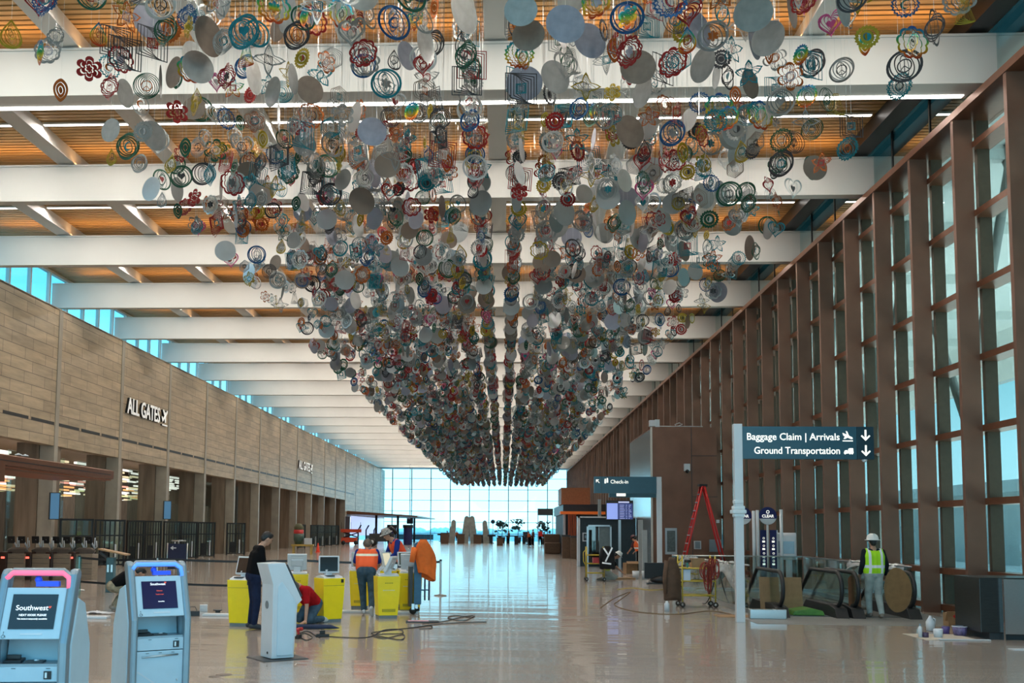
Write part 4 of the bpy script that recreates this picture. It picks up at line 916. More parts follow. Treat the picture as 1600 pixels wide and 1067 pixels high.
for i, (u, v, w, h, m_, nm, cat, lb) in enumerate(((695, 849, .62, 1.35, brownb, 'counter_pillar', 'counter', 'brown counter pillar left of the seated group'), (720, 849, .60, 1.2, brownb, 'counter_pillar', 'counter', 'brown counter pillar below the stone fins'), (746, 849, .62, 1.15, brownb, 'counter_pillar', 'counter', 'brown counter pillar right of the middle mullion'), (758, 848, .9, 1.1, black, 'planter_box', 'planter', 'square black planter box under the right stone fin'), (781, 852, .5, .9, brownb, 'counter_pillar', 'counter', 'brown box left of the black tables'), (822, 846, .5, 1.5, dark, 'charging_pillar', 'pillar', 'slim grey charging pillar among far seats'), (650, 843, 2.8, .9, dark, 'long_bench', 'bench', 'long low dark counter beyond the orange jacket'), (903, 873, .9, 1.45, brownb, 'order_counter', 'counter', 'brown order counter in front of the black shop'), (884, 872, .5, 1.5, brownb, 'menu_pillar', 'pillar', 'tall brown pillar under the orange posts'))):
    fbox(u, v, w * fl(u, v).y / 80 if i < 7 else w, h, nm, lb, m_, cat)
def far_table(u, v, lb, w=1.4):
    q = fl(u, v); t = thing('black_table', lb, 'table', (q.x, q.y, 0)); MB().b2((-w, -.5, .95), (w, .5, 1.05)).build('table_top', black, t)
    for s_ in (-1, 1): MB().b2((s_ * w * .75 - .2, -.3, 0), (s_ * w * .75 + .2, .3, .95)).build('pedestal', black, t)
far_table(794, 850, 'black table left of the potted tree'); far_table(806, 849, 'black table right of the potted tree'); far_table(819, 850, 'black table near the orange people'); far_table(733, 848, 'thin black table below the stone fins', 1.6)
for u, v, lb in ((689, 846, 'black round table beside the brown pillars'), (768, 849, 'black stool beside the planter box'), (826, 851, 'black stool by the orange people'), (602, 842, 'black stool left of the orange jacket')):
    q = fl(u, v); t = thing('black_stool', lb, 'stool', (q.x, q.y, 0)); MB().cyl((0, 0, 0), .35, .06, 14).build('base', black, t); MB().cyl((0, 0, .05), .12, .9, 10).build('column', black, t); MB().cyl((0, 0, .9), .55, .25, 16).build('seat', black, t)
leafm = mat('leaf_bluegreen', (.03, .09, .10), .6, noise=.3)
def tree(u, v, h, lb):
    q = fl(u, v); t = thing('potted_tree', lb, 'plant', (q.x, q.y, 0)); MB().lathe([(0, 0), (.4, 0), (.5, .8), (0, .8)], n=14).build('pot', dark, t); rr = random.Random(u)
    mb = MB(); mb.tube([(0, 0, .7), (.1, 0, h * .6), (0, 0, h * .85)], .05, 6); mb.build('stem', brownb, t)
    mb = MB()
    for i in range(46):
        a = rr.uniform(0, 2 * PI); r_2 = rr.uniform(.1, .9); z = h * rr.uniform(.5, 1); mb.box((r_2 * math.cos(a), r_2 * math.sin(a), z), (.42, .30, .03), (rr.uniform(-1, 1), rr.uniform(-1, 1), rr.uniform(0, 3)))
    mb.build('leaves', leafm, t)
tree(784, 848, 3.0, 'potted tree beside the round dark signs'); tree(809, 848, 3.2, 'potted tree near the middle right of glass wall'); tree(850, 850, 2.9, 'potted tree before the black shop')
for u, v, vt, lb in ((770, 848, 815, 'round dark disc sign on a pole, the left one'), (778, 848, 819, 'round dark disc sign on a pole, the lower right one')):
    q = fl(u, v); z = at(u, vt, q.y).z; t = thing('disc_sign', lb, 'sign', (q.x, q.y, 0)); MB().tube([(0, 0, 0), (0, 0, z)], .05, 6).build('pole', steel, t); o = MB().cyl((0, 0, 0), .32, .06, 24).build('disc', mat('disc_navy', (.02, .05, .10), .5, noise=.05), t); o.location = (0, 0, z); o.rotation_euler = (PI / 2, 0, 0); o.scale = (.9, .9, 1)
q = at(647, 814, 147); t = thing('hanging_screen', 'small dark hanging screen before the left part of the glass wall', 'screen', (q.x, 140, q.z)); MB().b2((-.4, -.1, -.45), (.5, .1, .45)).build('casing', dark, t); MB().b2((-.35, -.12, .2), (.1, -.1, .4)).build('display', kwhite, t); MB().tube([(0, 0, .4), (0, 0, 11.0 - q.z)], .05, 6).build('hanger', dark, t)

# ---------------------------------------------------------------- right side
# black shop with copper fascia
sy = 70.; sx0 = at(880, 830, sy).x; sx1 = 9.55
mb = MB(); z1 = at(880, 788, sy).z; z2 = at(880, 803, sy).z
mb.b2((sx0 + .15, sy + .3, 0), (sx1, sy + 13, z1)); mb.build('wall_shop', mat('shop_black', (.012, .016, .022), .5, noise=.1), kind='structure')
mb = MB(); mb.b2((sx0, sy, z2), (sx1, sy + 13, z1 + .02)); mb.build('wall_shop_band', black, kind='structure')
zt = at(880, 762, sy).z; mb = MB(); mb.b2((at(877, 780, sy).x, sy - .1, z1), (at(922, 780, sy).x, sy + 4, zt)); mb.build('wall_shop_fascia', mat('copper_panel', (.30, .10, .035), .45, noise=.1, metal=.2), kind='structure')
mb = MB(); mb.b2((sx0, sy - .02, 0), (sx0 + .16, sy + .2, z2 + .2)); mb.build('trim_4', kwhite, kind='structure')
t = thing('shop_awning', 'bright orange strip awning along the black shop front', 'awning', (0, 0, 0)); a0, a1 = at(876, 803, sy - 1.2), at(946, 803, sy - 1.2); MB().b2((a0.x, sy - 1.2, z2 - .02), (a1.x, sy + .1, z2 + .17)).build('canopy', mat('awning_orange', (.80, .16, .02), .5, noise=.05, emit=(.8, .16, .02), es=.12), t)
for i, u in enumerate((889, 892.5, 896, 899)):
    q = at(u, 860, sy - .6); o = MB().b2((-.06, -.06, 0), (.06, .06, z2 - .03)).build('orange_post', mat('post_rust', (.35, .07, .02), .5, noise=.05), loc=(q.x, sy - .6, 0)); tag(o, 'rust orange post under the shop awning, %s from its glass end' % ORD[i], 'post', 'orange posts of the shop')
t = thing('shop_door', 'grey framed glass door in the dark shop front', 'shop door', (at(936, 840, 50).x, 50.0, 0)); hd = at(936, 820, 50).z
MB().b2((-.62, -.05, 0), (-.54, .05, hd)).build('left_jamb', steel, t); MB().b2((.54, -.05, 0), (.62, .05, hd)).build('right_jamb', steel, t); MB().b2((-.62, -.05, hd - .08), (.62, .05, hd)).build('head', steel, t); MB().b2((-.54, 0, .1), (.0, .02, hd - .08)).build('pane', gl_dark, t); MB().b2((.0, 0, .1), (.54, .03, hd - .08)).build('leaf', mat('door_leaf_grey', (.14, .20, .22), .4, noise=.1), t)
mb = MB(); x0_, x1_ = at(905, 840, 50.2).x, bx0 - .1; mb.b2((x0_, 50.1, 0), (x1_, 50.4, at(930, 808, 50.2).z)); mb.build('wall_dark_store', mat('store_navy', (.012, .028, .038), .5, noise=.1), kind='structure')
mb = MB(); mb.b2((x0_ - .1, 50.0, 0), (x0_ + .03, 50.5, at(930, 807, 50.2).z)); mb.b2((x0_ - .1, 50.0, at(930, 809, 50.2).z), (x1_, 50.12, at(930, 807, 50.2).z)); mb.build('trim_5', kwhite, kind='structure')
q = at(915, 839, 50); t = thing('wall_poster', 'small white framed poster on the dark store wall', 'poster', (q.x, 50.08, q.z)); MB().b2((-.15, -.03, -.22), (.15, 0, .22)).build('frame', kwhite, t); MB().b2((-.10, -.034, -.17), (.10, -.03, .17)).build('print', dark, t); MB().ball((0, -.036, .02), (.05, .004, .08), 8).build('print_mark', kgrey, t)
for i, (u, lb) in enumerate(((893, 'short white sign post left of the brown order counter'), (899, 'short white sign post touching the brown order counter'))):
    q = fl(u, 866); o = MB().b2((-.12, -.1, 0), (.12, .1, 1.25)).build('sign_post', kwhite, loc=(q.x, q.y - 1, 0)); tag(o, lb, 'post')
# flight screens
q0, q1 = at(947, 812, 47), at(989, 782, 47); t = thing('flight_screen', 'wide flight information screen with pale blue and navy tables', 'screen', ((q0.x + q1.x) / 2, 47, q0.z)); w_ = (q1.x - q0.x) / 2; h_ = q1.z - q0.z
MB().b2((-w_, -.08, 0), (w_, .04, h_)).build('casing', dark, t); MB().b2((-w_ + .03, -.085, .03), (-w_ * .15, -.08, h_ * .85)).build('display', mat('screen_periwinkle', (.25, .33, .75), .3, emit=(.28, .38, .85), es=.8), t); MB().b2((-w_ * .12, -.085, .03), (w_ - .03, -.08, h_ * .85)).build('display', mat('screen_navy', (.02, .03, .12), .3, emit=(.04, .06, .2), es=.8), t)
mb = MB(); rr = random.Random(2)
for k in range(9):
    z = .06 + k * h_ * .085; mb.b2((w_ * .0, -.088, z), (w_ * rr.uniform(.3, .38), -.086, z + .02)); mb.b2((w_ * .45, -.088, z), (w_ * rr.uniform(.5, .56), -.086, z + .02)); mb.b2((w_ * .66, -.088, z), (w_ * rr.uniform(.72, .92), -.086, z + .02))
mb.b2((-w_ * .1, -.088, h_ * .87), (w_ * .7, -.086, h_ * .95)); mb.build('table_rows', mat('row_white', (.5, .55, .8), .4, emit=(.55, .6, .9), es=.7), t)
MB().b2((-.06, -.02, -q0.z), (.06, .04, 0)).build('post', steel, t)
# direction signs
signblue = mat('sign_blue', (.022, .085, .125), .3, noise=.05); signtx = mat('sign_white', (.9, .88, .8), .4, emit=(1, .97, .88), es=.9)
def arrow(mb, cx, cz, s_, ang):
    ca, sa = math.cos(ang), math.sin(ang)
    def tr(pts): return [(cx + x * s_ * ca - z * s_ * sa, cz + x * s_ * sa + z * s_ * ca) for x, z in pts]
    for P_ in ([(-.08, .5), (.08, .5), (.08, -.38), (-.08, -.38)], [(0, -.55), (.44, -.1), (.34, 0), (-.02, -.36)], [(0, -.55), (-.44, -.1), (-.34, 0), (.02, -.36)]): mb.prism(tr(P_), -.012, 0, 'y')
t = thing('direction_sign', 'blue sign reading Baggage Claim, Arrivals and Ground Transportation on white post', 'sign', (4.74, 20.25, 0))
MB().b2((-.085, -.07, 0), (.085, .07, 3.98)).build('post', kwhite, t, bevel=.006)
bd = MB().b2((.09, -.05, 3.27), (2.36, .05, 3.93)).build('board', signblue, t, bevel=.004); MB().b2((2.37, -.05, 3.27), (2.70, .05, 3.93)).build('arrow_panel', mat('sign_dark_blue', (.008, .035, .055), .3), t, bevel=.004)
def tfit(s_, par, x1, z, w, size, y=-.055):
    o = text(s_, size, signtx, par, 'lettering', (0, y, z), (PI / 2, 0, 0), .006, 'LEFT', .0012); xs = [v.co.x for v in o.data.vertices]; k_ = w / (max(xs) - min(xs)); o.scale = (k_, 1, 1); o.location = (x1 - w - min(xs) * k_, y, z)
tfit('Baggage Claim | Arrivals', bd, 2.02, 3.655, 1.84, .20); tfit('Ground Transportation', bd, 2.02, 3.375, 1.70, .20)
mb = MB()
def PP(pts, dx, dz, s_): mb.prism([(dx + x * s_, dz + z * s_) for x, z in pts], -.064, -.052, 'y')
PP([(0, .75), (.12, .7), (1.0, .28), (1.05, .12), (.9, .08), (.1, .45)], 2.08, 3.66, .19); PP([(.35, .95), (.48, .9), (.72, .3), (.5, .35)], 2.08, 3.66, .19); PP([(.3, .42), (.1, .12), (.25, .1), (.6, .3)], 2.08, 3.66, .19); PP([(0, -.15), (1.05, -.15), (1.05, -.05), (0, -.05)], 2.08, 3.66, .19)
PP([(0, .2), (.1, .42), (.35, .45), (.42, .2), (.42, .08), (0, .08)], 2.10, 3.37, .19); PP([(.45, .1), (.45, .55), (.6, .65), (.95, .65), (.98, .1)], 2.10, 3.37, .19)
for x in (.12, .62, .85): PP([(x + .07 * math.cos(a * PI / 4), .06 + .07 * math.sin(a * PI / 4)) for a in range(8)], 2.10, 3.37, .19)
mb.build('pictogram', signtx, bd)
mb = MB(); arrow(mb, 2.535, 3.76, .21, 0); arrow(mb, 2.535, 3.45, .21, 0); mb.v = [(x, y - .05, z) for x, y, z in mb.v]; mb.build('arrow', signtx, t)
MB().lathe([(.05, 3.27), (.055, 3.25), (.03, 3.22), (0, 3.215)], (2.52, 0, 0), 14).build('sensor_dome', kwhite, t)
mb = MB(); rr = random.Random(4)
for z, r_2 in ((2.28, .12), (2.20, .15), (2.13, .11), (2.4, .10)): mb.b2((-r_2, -r_2 * .85, z - .04), (r_2 + rr.uniform(-.02, .02), r_2 * .85, z + .04))
mb.build('plastic_wrap', mat('wrap_plastic', (.65, .72, .76), .3, noise=.05), t, bevel=.02)
t = thing('direction_sign', 'blue sign reading Check-in with arrow, on a tall white post', 'sign', (5.80, 37.6, 0))
zt_, zb_ = at(1020, 745, 37.6).z, at(1020, 771, 37.6).z; xl_ = at(928, 757, 37.6).x - 5.80
MB().b2((-.04, -.06, 0), (.14, .06, zt_)).build('post', kwhite, t, bevel=.005); bd = MB().b2((xl_, -.05, zb_), (-.05, .05, zt_)).build('board', signblue, t)
MB().b2((xl_ + .28, -.055, zb_), (xl_ + .29, -.05, zt_)).build('seam', dark, bd)
tfit('Check-in', bd, xl_ + 1.28, zt_ - .26, .66, .20)
mb = MB(); arrow(mb, xl_ + .14, zt_ - .18, .17, PI * 1.25); mb.v = [(x, y - .05, z) for x, y, z in mb.v]; mb.build('arrow', signtx, bd)
mb = MB()
for cx, cz, r_2 in ((.42, .17, .028), (.50, .14, .028)): mb.prism([(xl_ + cx + r_2 * math.cos(a * PI / 5), zt_ - cz + .06 + r_2 * math.sin(a * PI / 5)) for a in range(10)], -.064, -.052, 'y'); mb.prism([(xl_ + cx - .03, zt_ - cz - .09), (xl_ + cx + .03, zt_ - cz - .09), (xl_ + cx + .03, zt_ - cz + .03), (xl_ + cx - .03, zt_ - cz + .03)], -.064, -.052, 'y')
mb.build('pictogram', signtx, bd)
t = thing('direction_sign', 'second blue lit sign peeking out below the Check-in sign', 'sign', (5.2, 43.5, 0)); zq = at(965, 777, 43.5).z
MB().b2((-.6, -.05, zq), (1.55, .05, zq + .62)).build('board', signblue, t); MB().b2((1.56, -.05, 0), (1.68, .05, zq + .7)).build('post', kwhite, t); MB().b2((-.28, -.06, zq + .05), (.12, -.052, zq + .20)).build('lit_pictogram', signtx, t, bevel=.01)
t = thing('direction_sign', 'small dark sign on two posts in front of the far glass wall', 'sign', (at(840, 840, 110).x, 110, 0)); zq = at(840, 805, 110).z
MB().b2((0, -.1, zq), (1.7, .1, zq + .75)).build('board', dark, t)
for x in (.05, 1.65): MB().b2((x - .04, -.05, 0), (x + .04, .05, zq)).build('post', steel, t)
for u, v, vt, Y, lb in ((937, 876, 780, 58, 'plain grey square post left of the flight screen'), (1007, 905, 828, 38.2, 'grey post left of the Check-in sign post'), (1001, 905, 812, 42, 'thin grey post by the standing worker')):
    q = at(u, 840, Y); o = MB().b2((-.09, -.09, 0), (.09, .09, at(u, vt, Y).z)).build('square_post', mat('post_grey', (.30, .32, .32), .4, noise=.05), loc=(q.x, Y, 0)); tag(o, lb, 'post')
q = fl(854, 864); dup(st0, (q.x, q.y, 0), 0, 'lone steel stanchion before the brown armchair'); 
t = thing('armchair', 'brown padded armchair by the black shop corner', 'armchair', (at(863, 860, 76).x, 76, 0)); MB().b2((-.6, -.5, 0), (.6, .5, .85)).build('seat', brownb, t, bevel=.08); MB().b2((-.6, .3, .5), (.6, .6, 1.5)).build('backrest', brownb, t, bevel=.08)
# fittings on the core wall
def wallbox(u0, v0, u1, v1, nm, lb, m_, cat, d_=.12, extra=None):
    a, b_ = at(u0, v1, by0), at(u1, v0, by0); t = thing(nm, lb, cat, ((a.x + b_.x) / 2, by0 - .014, a.z)); w = (b_.x - a.x) / 2; h = b_.z - a.z
    MB().b2((-w, -d_, 0), (w, 0, h)).build('casing', m_, t, bevel=.006)
    if extra: MB().b2((-w * .7, -d_ - .01, h * .1), (w * .7, -d_, h * .9)).build('front', extra, t)
    return t
wallbox(1039, 825, 1057, 866, 'hose_cabinet', 'steel fire hose cabinet on the bronze core wall', steel, 'cabinet', .1, mat('cabinet_print', (.10, .13, .13), .4, noise=.4, nscale=9))
wallbox(1084, 845, 1095, 858, 'wall_panel', 'small pale control panel left of the ladder foot', kwhite, 'panel', .06, kgrey); wallbox(1108, 843, 1126, 862, 'wall_panel', 'pale grey junction cabinet behind the ladder', kgrey, 'panel', .1)
wallbox(1119, 812, 1124, 817, 'light_switch', 'tiny white plate on the core wall right of ladder', kwhite, 'switch', .02)
t = wallbox(1068, 725, 1077, 736, 'dome_camera', 'white dome camera on the bronze core wall', kwhite, 'camera', .2); MB().ball((0, -.2, -.02), .09, 10).build('lens', black, t)
a = at(1015, 660, by0); t = thing('corner_camera', 'white camera box on the top corner of the bronze core', 'camera', (bx0 + .1, by0 + .15, bz + .01)); MB().b2((-.22, -.2, .02), (.05, .1, .30)).build('casing', kwhite, t, bevel=.01); MB().b2((.05, -.1, 0), (.25, .1, .34)).build('bracket', kwhite, t); MB().tube([(.2, 0, .04), (.9, 0, .03), (1.1, 0, .05), (1.3, 0, .14), (1.15, 0, .2), (.95, 0, .12), (1.0, 0, .04), (2.2, 0, .03)], .02, 6).build('cable_run', kwhite, t)
# red step ladder
t = thing('step_ladder', 'tall red A-frame ladder in front of the bronze core', 'ladder', (8.05, 40.5, 0), .05); rl = mat('ladder_red', (.55, .015, .015), .4, noise=.05); ht = 3.62
for s_, nm in ((-1, 'front_rail'), (1, 'rear_rail')):
    for y in (-.28, .28):
        mb = MB(); mb.tube([(s_ * .95, y, 0), (s_ * .04, y * .55, ht)], .045, 6); mb.build(nm, rl, t)
for k in range(1, 11):
    f = k / 11; MB().b2((-.95 + .91 * f - .06, -.28 + .12 * f, ht * f - .02), (-.95 + .91 * f + .04, .28 - .12 * f, ht * f + .02)).build('step', steel, t)
MB().b2((-.16, -.18, ht - .02), (.16, .18, ht + .08)).build('top_cap', black, t)
# monitor on stand, boxes
q = fl(1018, 912); t = thing('floor_monitor', 'black flat monitor standing low beside the Check-in post', 'monitor', (q.x + .1, q.y, 0)); MB().b2((-.34, -.04, .18), (.34, .04, .72)).build('display', black, t, bevel=.01); MB().b2((-.25, -.15, 0), (.25, .15, .04)).build('base', black, t); MB().b2((-.05, -.03, .04), (.05, .03, .2)).build('stem', steel, t)
card = mat('cardboard', (.30, .18, .09), .8, noise=.12)
for i, (u, v, w, h, lb) in enumerate(((957, 874, .75, .5, 'lower cardboard box in the dark store recess'), (985, 896, .5, .45, 'open cardboard box right of the kneeling worker'), (972, 905, .9, .06, 'flat cardboard sheet in front of the kneeling worker'))):
    q = fl(u, v); t = thing('cardboard_box', lb, 'box', (q.x, q.y, 0), .2 * i); MB().b2((-w / 2, -.22, 0), (w / 2, .22, h)).build('body', card, t)
    if h > .1: MB().box((0, -.3, h + .02), (w, .2, .01), (.5, 0, 0)).build('flap', card, t)
q = fl(957, 874); t = thing('cardboard_box', 'upper cardboard box stacked in the dark store recess', 'box', (q.x, q.y, .53), .15); MB().b2((-.33, -.2, 0), (.33, .2, .4)).build('body', card, t); MB().b2((-.03, -.21, 0), (.03, .21, .402)).build('tape', mat('tape_tan', (.4, .3, .18), .4), t)
q = fl(1005, 905)
for dx, lb in ((0, 'white plastic bucket beside the kneeling worker'), (.35, 'second white bucket nearer the Check-in post')):
    t = thing('bucket', lb, 'bucket', (q.x - .25 + dx, q.y + .2, 0)); MB().lathe([(0, 0), (.11, 0), (.13, .30), (.12, .30), (.10, .02), (0, .02)], n=18).build('body', kwhite, t); MB().tube([(-.13, 0, .28), (-.08, -.1, .2), (.08, -.1, .2), (.13, 0, .28)], .005, 5).build('handle', steel, t)
q = fl(1032, 912); o = MB().ball((0, 0, .14), (.36, .25, .16), 12).build('duffel_bag', black, loc=q); tag(o, 'black duffel bag on floor left of the yellow cart', 'bag')
q = fl(1042, 955); o = MB().lathe([(0, 0), (.06, 0), (.06, .17), (.03, .2), (.03, .23), (0, .23)], n=14).build('white_bottle', kwhite, loc=q); tag(o, 'white bottle on floor at foot of the yellow cart', 'bottle')
# yellow steel carts
ysteel = mat('cart_steel_yellow', (.55, .40, .04), .4, noise=.1)
def steel_cart(loc, rz, w, d_, h, label):
    t = thing('tool_cart', label, 'cart', loc, rz, None)
    for x in (0, w):
        for y in (0, d_): MB().tube([(x, y, .13), (x, y, h)], .018, 8).build('upright', ysteel, t)
    for z in (.28, .62, .92):
        mb = MB(); mb.b2((0, 0, z - .012), (w, d_, z)); mb.tube([(0, 0, z), (w, 0, z)], .018, 6); mb.tube([(0, d_, z), (w, d_, z)], .018, 6); mb.build('shelf', ysteel, t)
    MB().tube([(0, 0, h - .08), (-.12, 0, h - .2), (-.12, 0, .7), (0, 0, .5)], .016, 8).build('handle', ysteel, t)
    for x in (0, w):
        for y in (0, d_):
            c_ = MB().tube([(x, y - .02, .065), (x, y + .02, .065)], .065, 16).build('caster', rubber, t); MB().tube([(x, y - .024, .065), (x, y + .024, .065)], .03, 12).build('hub', steel, c_)
    return t
cx_, cy_ = 4.25, 23.9
steel_cart((cx_, cy_, 0), .03, .78, .5, 1.22, 'yellow steel tool cart hung with red ropes and a brown jacket')
tag(MB().b2((.04, .05, 0), (.20, .3, .26)).build('paper_roll', mat('pale_blue_paper', (.55, .65, .8), .6), loc=(cx_ + .0, cy_ - .01, .635)), 'pale blue carton on the middle shelf of the yellow cart', 'carton')
tag(MB().b2((0, 0, 0), (.30, .3, .22)).build('carton', card, loc=(cx_ + .25, cy_ + .1, .935)), 'cardboard carton on top shelf of the yellow cart', 'carton')
t = thing('power_drill', 'dark hand tool beside the carton on the yellow cart top shelf', 'tool', (cx_ + .14, cy_ + .1, .935)); MB().tube([(-.07, 0, .16), (.08, 0, .16)], .04, 10).build('motor_housing', black, t); MB().tube([(0, 0, .14), (0, 0, .0)], .022, 8).build('grip', mat('tool_teal', (.02, .2, .2), .5), t)
mb = MB(); rr = random.Random(8); red = mat('rope_red', (.24, .025, .015), .7, noise=.25, nscale=30)
for k in range(16):
    x = .50 + rr.uniform(-.02, .30); y = -.06 + rr.uniform(-.05, .02); z0 = rr.uniform(.95, 1.2); L_ = rr.uniform(.3, .7); w = rr.uniform(.04, .10)
    mb.tube([(x + w * math.cos(a), y, z0 - L_ / 2 + L_ / 2 * math.sin(a)) for a in [2 * PI * i / 14 for i in range(14)]], .013, 5, closed=True)
tag(mb.build('rope_coil', red, loc=(cx_, cy_ - .02, 0)), 'bundle of dark red ropes hung on the yellow cart', 'rope')
def hung_jacket(name, loc, m_, w, z0, z1, label, rz=0, stripes=None):
    mb = MB(); n_ = 18; m2 = 14; vs = []
    for i in range(m2 + 1):
        f = i / m2; ww = w * (.45 + .55 * min(1, f * 3) + .12 * f); z = z0 + (z1 - z0) * f
        for k in range(n_):
            a = 2 * PI * k / n_; fo = 1 + .13 * math.sin(a * 4 + f * 2); vs.append((ww * fo * math.cos(a), .09 * fo * math.sin(a), z + .03 * math.sin(a * 3) * f))
    mb.add(vs, [(i * n_ + k, i * n_ + (k + 1) % n_, (i + 1) * n_ + (k + 1) % n_, (i + 1) * n_ + k) for i in range(m2) for k in range(n_)] + [tuple(range(n_)), tuple(range(m2 * n_, m2 * n_ + n_))[::-1]], sm=True)
    mb.tube([(-w * .8, -.02, z0 - .08), (-w * 1.15, -.04, (z0 + z1) / 2), (-w * 1.1, -.05, z1 + .15)], [.06, .055, .045], 8)
    o = mb.build(name, m_, loc=loc, rz=rz); tag(o, label, 'jacket')
    if stripes:
        for s_ in stripes: MB().tube([(s_[0], -.115, s_[1]), (s_[2], -.125, s_[3])], .028, 4).build('reflective_strip', mat('reflective', (.75, .78, .8), .4, emit=(.8, .9, .95), es=.25), o)
    return o
hung_jacket('jacket', (cx_ - .24, cy_ - .05, 0), mat('brown_cloth', (.09, .05, .03), .85, noise=.2), .17, 1.18, .18, 'long brown work jacket hung on the yellow cart handle', .1)
steel_cart((2.98, 35.7, 0), 0, .62, .45, 1.22, 'yellow steel tool cart with a black striped jacket hung on it')
hung_jacket('jacket', (3.70, 35.6, 0), mat('black_cloth', (.01, .01, .011), .85, noise=.2), .22, 1.25, .45, 'black safety jacket with white reflective strips on the far yellow cart', 0, [(-.14, 1.18, .03, .92), (.16, 1.2, -.08, .70), (-.2, .66, .12, .62)])
tag(MB().b2((0, 0, 0), (.26, .2, .2)).build('tool_box', mat('tool_red', (.5, .02, .02), .4), loc=(3.2, 35.75, .635)), 'red tool box on the middle shelf of the far cart', 'tool box')
# cords on the right
cable(px((938, 950), (960, 935), (985, 925), (965, 940), (960, 945), (975, 952), (1010, 958), (1060, 960), (1110, 955), (1150, 962)), 'long brown cord winding over the floor towards the white sign post', mat('cord_brown', (.16, .09, .03), .6), .009)
cable(px((965, 921), (990, 919), (1015, 922), (1040, 921)), 'yellow cord on the floor before the kneeling worker', mat('cord_yellow', (.45, .32, .05), .6), .012)
cable(px((1070, 923), (1110, 938), (1150, 950)), 'black cord running across the floor behind the yellow cart')
for k, (a, b_) in enumerate((((1119, 893), (1098, 944)), ((1124, 893), (1148, 948)))):
    p0, p1 = fl(*b_), at(a[0], a[1], 24.6); o = MB().tube([(p0.x + (p1.x - p0.x) * f, p0.y + (p1.y - p0.y) * f, max(.02, p1.z * f ** 2.2)) for f in [i / 10 for i in range(11)]], .014, 6).build('cable', rubber); tag(o, 'thick black hose bending up into the plastic, %s branch' % ('inner' if k == 0 else 'outer'), 'cable')
# information discs and pods
navy = mat('clear_navy', (.008, .013, .11), .35, noise=.03)
def disc_sign(x, y, z, label, r_2=.29):
    t = thing('disc_sign', label, 'sign', (x, y, 0)); MB().tube([(0, .02, 0), (0, .02, z)], .035, 10).build('pole', kwhite, t)
    mb = MB(); mb.prism([(r_2 * math.cos(a), z + r_2 * math.sin(a)) for a in [2 * PI * i / 40 for i in range(40)]], -.06, -.02, 'y'); o = mb.build('disc', navy, t)
    mb = MB(); a0_ = -PI + .32; mb.prism([(r_2 * .985 * math.cos(a), z + r_2 * .985 * math.sin(a)) for a in [a0_ + (PI - .64) * i / 20 for i in range(21)]], -.064, -.058, 'y'); mb.build('lower_band', kwhite, o)
    text('CLEAR', .13, signtx, o, 'lettering', (0, -.066, z - .05), (PI / 2, 0, 0), .002, 'CENTER', .003); mb = MB(); mb.tube([(.045 * math.cos(a), -.066, z + .13 + .045 * math.sin(a)) for a in [2 * PI * i / 16 for i in range(16)]], .010, 5, closed=True); mb.build('logo_ring', signtx, o)
    return t
q = at(1199, 806, 33); disc_sign(q.x, 33, q.z, 'round navy CLEAR sign with white lower band, fully in view')
q = at(1160, 806, 33.5); disc_sign(q.x, 33.5, q.z, 'round navy CLEAR sign half hidden by the white sign post')
for u, vt, Y, lb, m_ in ((1178, 798, 32, 'thin white pole left of the CLEAR disc', kwhite), (1184, 797, 32.6, 'thin white pole touching the CLEAR disc', kwhite), (1221, 796, 32, 'thin white pole right of the CLEAR disc', kwhite)):
    q = at(u, 840, Y); o = MB().tube([(0, 0, 0), (0, 0, at(u, vt, Y).z)], .05, 10).build('thin_pole', m_, loc=(q.x, Y, 0)); tag(o, lb, 'pole')
for u, lb in ((1193, 'narrow navy banner with white marks, nearest the CLEAR disc pole'), (1208, 'narrow navy banner with white marks, right of its twin')):
    q = at(u, 840, 33.6); t = thing('banner_stand', lb, 'banner', (q.x, 33.6, 0)); MB().b2((-.11, -.02, .1), (.11, .02, at(u, 828, 33.6).z)).build('banner', navy, t); MB().b2((-.14, -.2, 0), (.14, .2, .03)).build('base', steel, t); MB().b2((.11, -.02, .0), (.15, .02, at(u, 828, 33.6).z)).build('pole', kwhite, t)
    mb = MB()
    for z in (.7, .95, 1.2, 1.45): mb.b2((-.05, -.024, z), (.04, -.02, z + .06)); mb.tube([(.03 * math.cos(a), -.024, z + .14 + .03 * math.sin(a)) for a in [2 * PI * i / 10 for i in range(10)]], .006, 4, closed=True)
    mb.build('banner_marks', signtx, t)
for u, Y, lb in ((1214, 34.2, 'white enrolment pod, the left of the two'), (1232, 33, 'white enrolment pod with rounded hood above the left escalator')):
    q = at(u, 840, Y); t = thing('enrolment_pod', lb, 'kiosk', (q.x, Y, 0), R(-15)); MB().prism([(-.14, .9), (-.22, 1.0), (-.20, 1.70), (-.12, 1.78), (.10, 1.78), (.16, 1.6), (.16, .9)], -.24, .24, 'x').build('hood', kwhite, t, bevel=.03); MB().b2((-.10, -.08, .1), (.10, .12, .95)).build('column', kwhite, t, bevel=.03); MB().lathe([(0, 0), (.42, 0), (.40, .03), (.12, .22), (0, .22)], n=24).build('base', kwhite, t); MB().b2((-.17, -.225, 1.1), (.17, -.215, 1.5)).build('screen', kgrey, t)

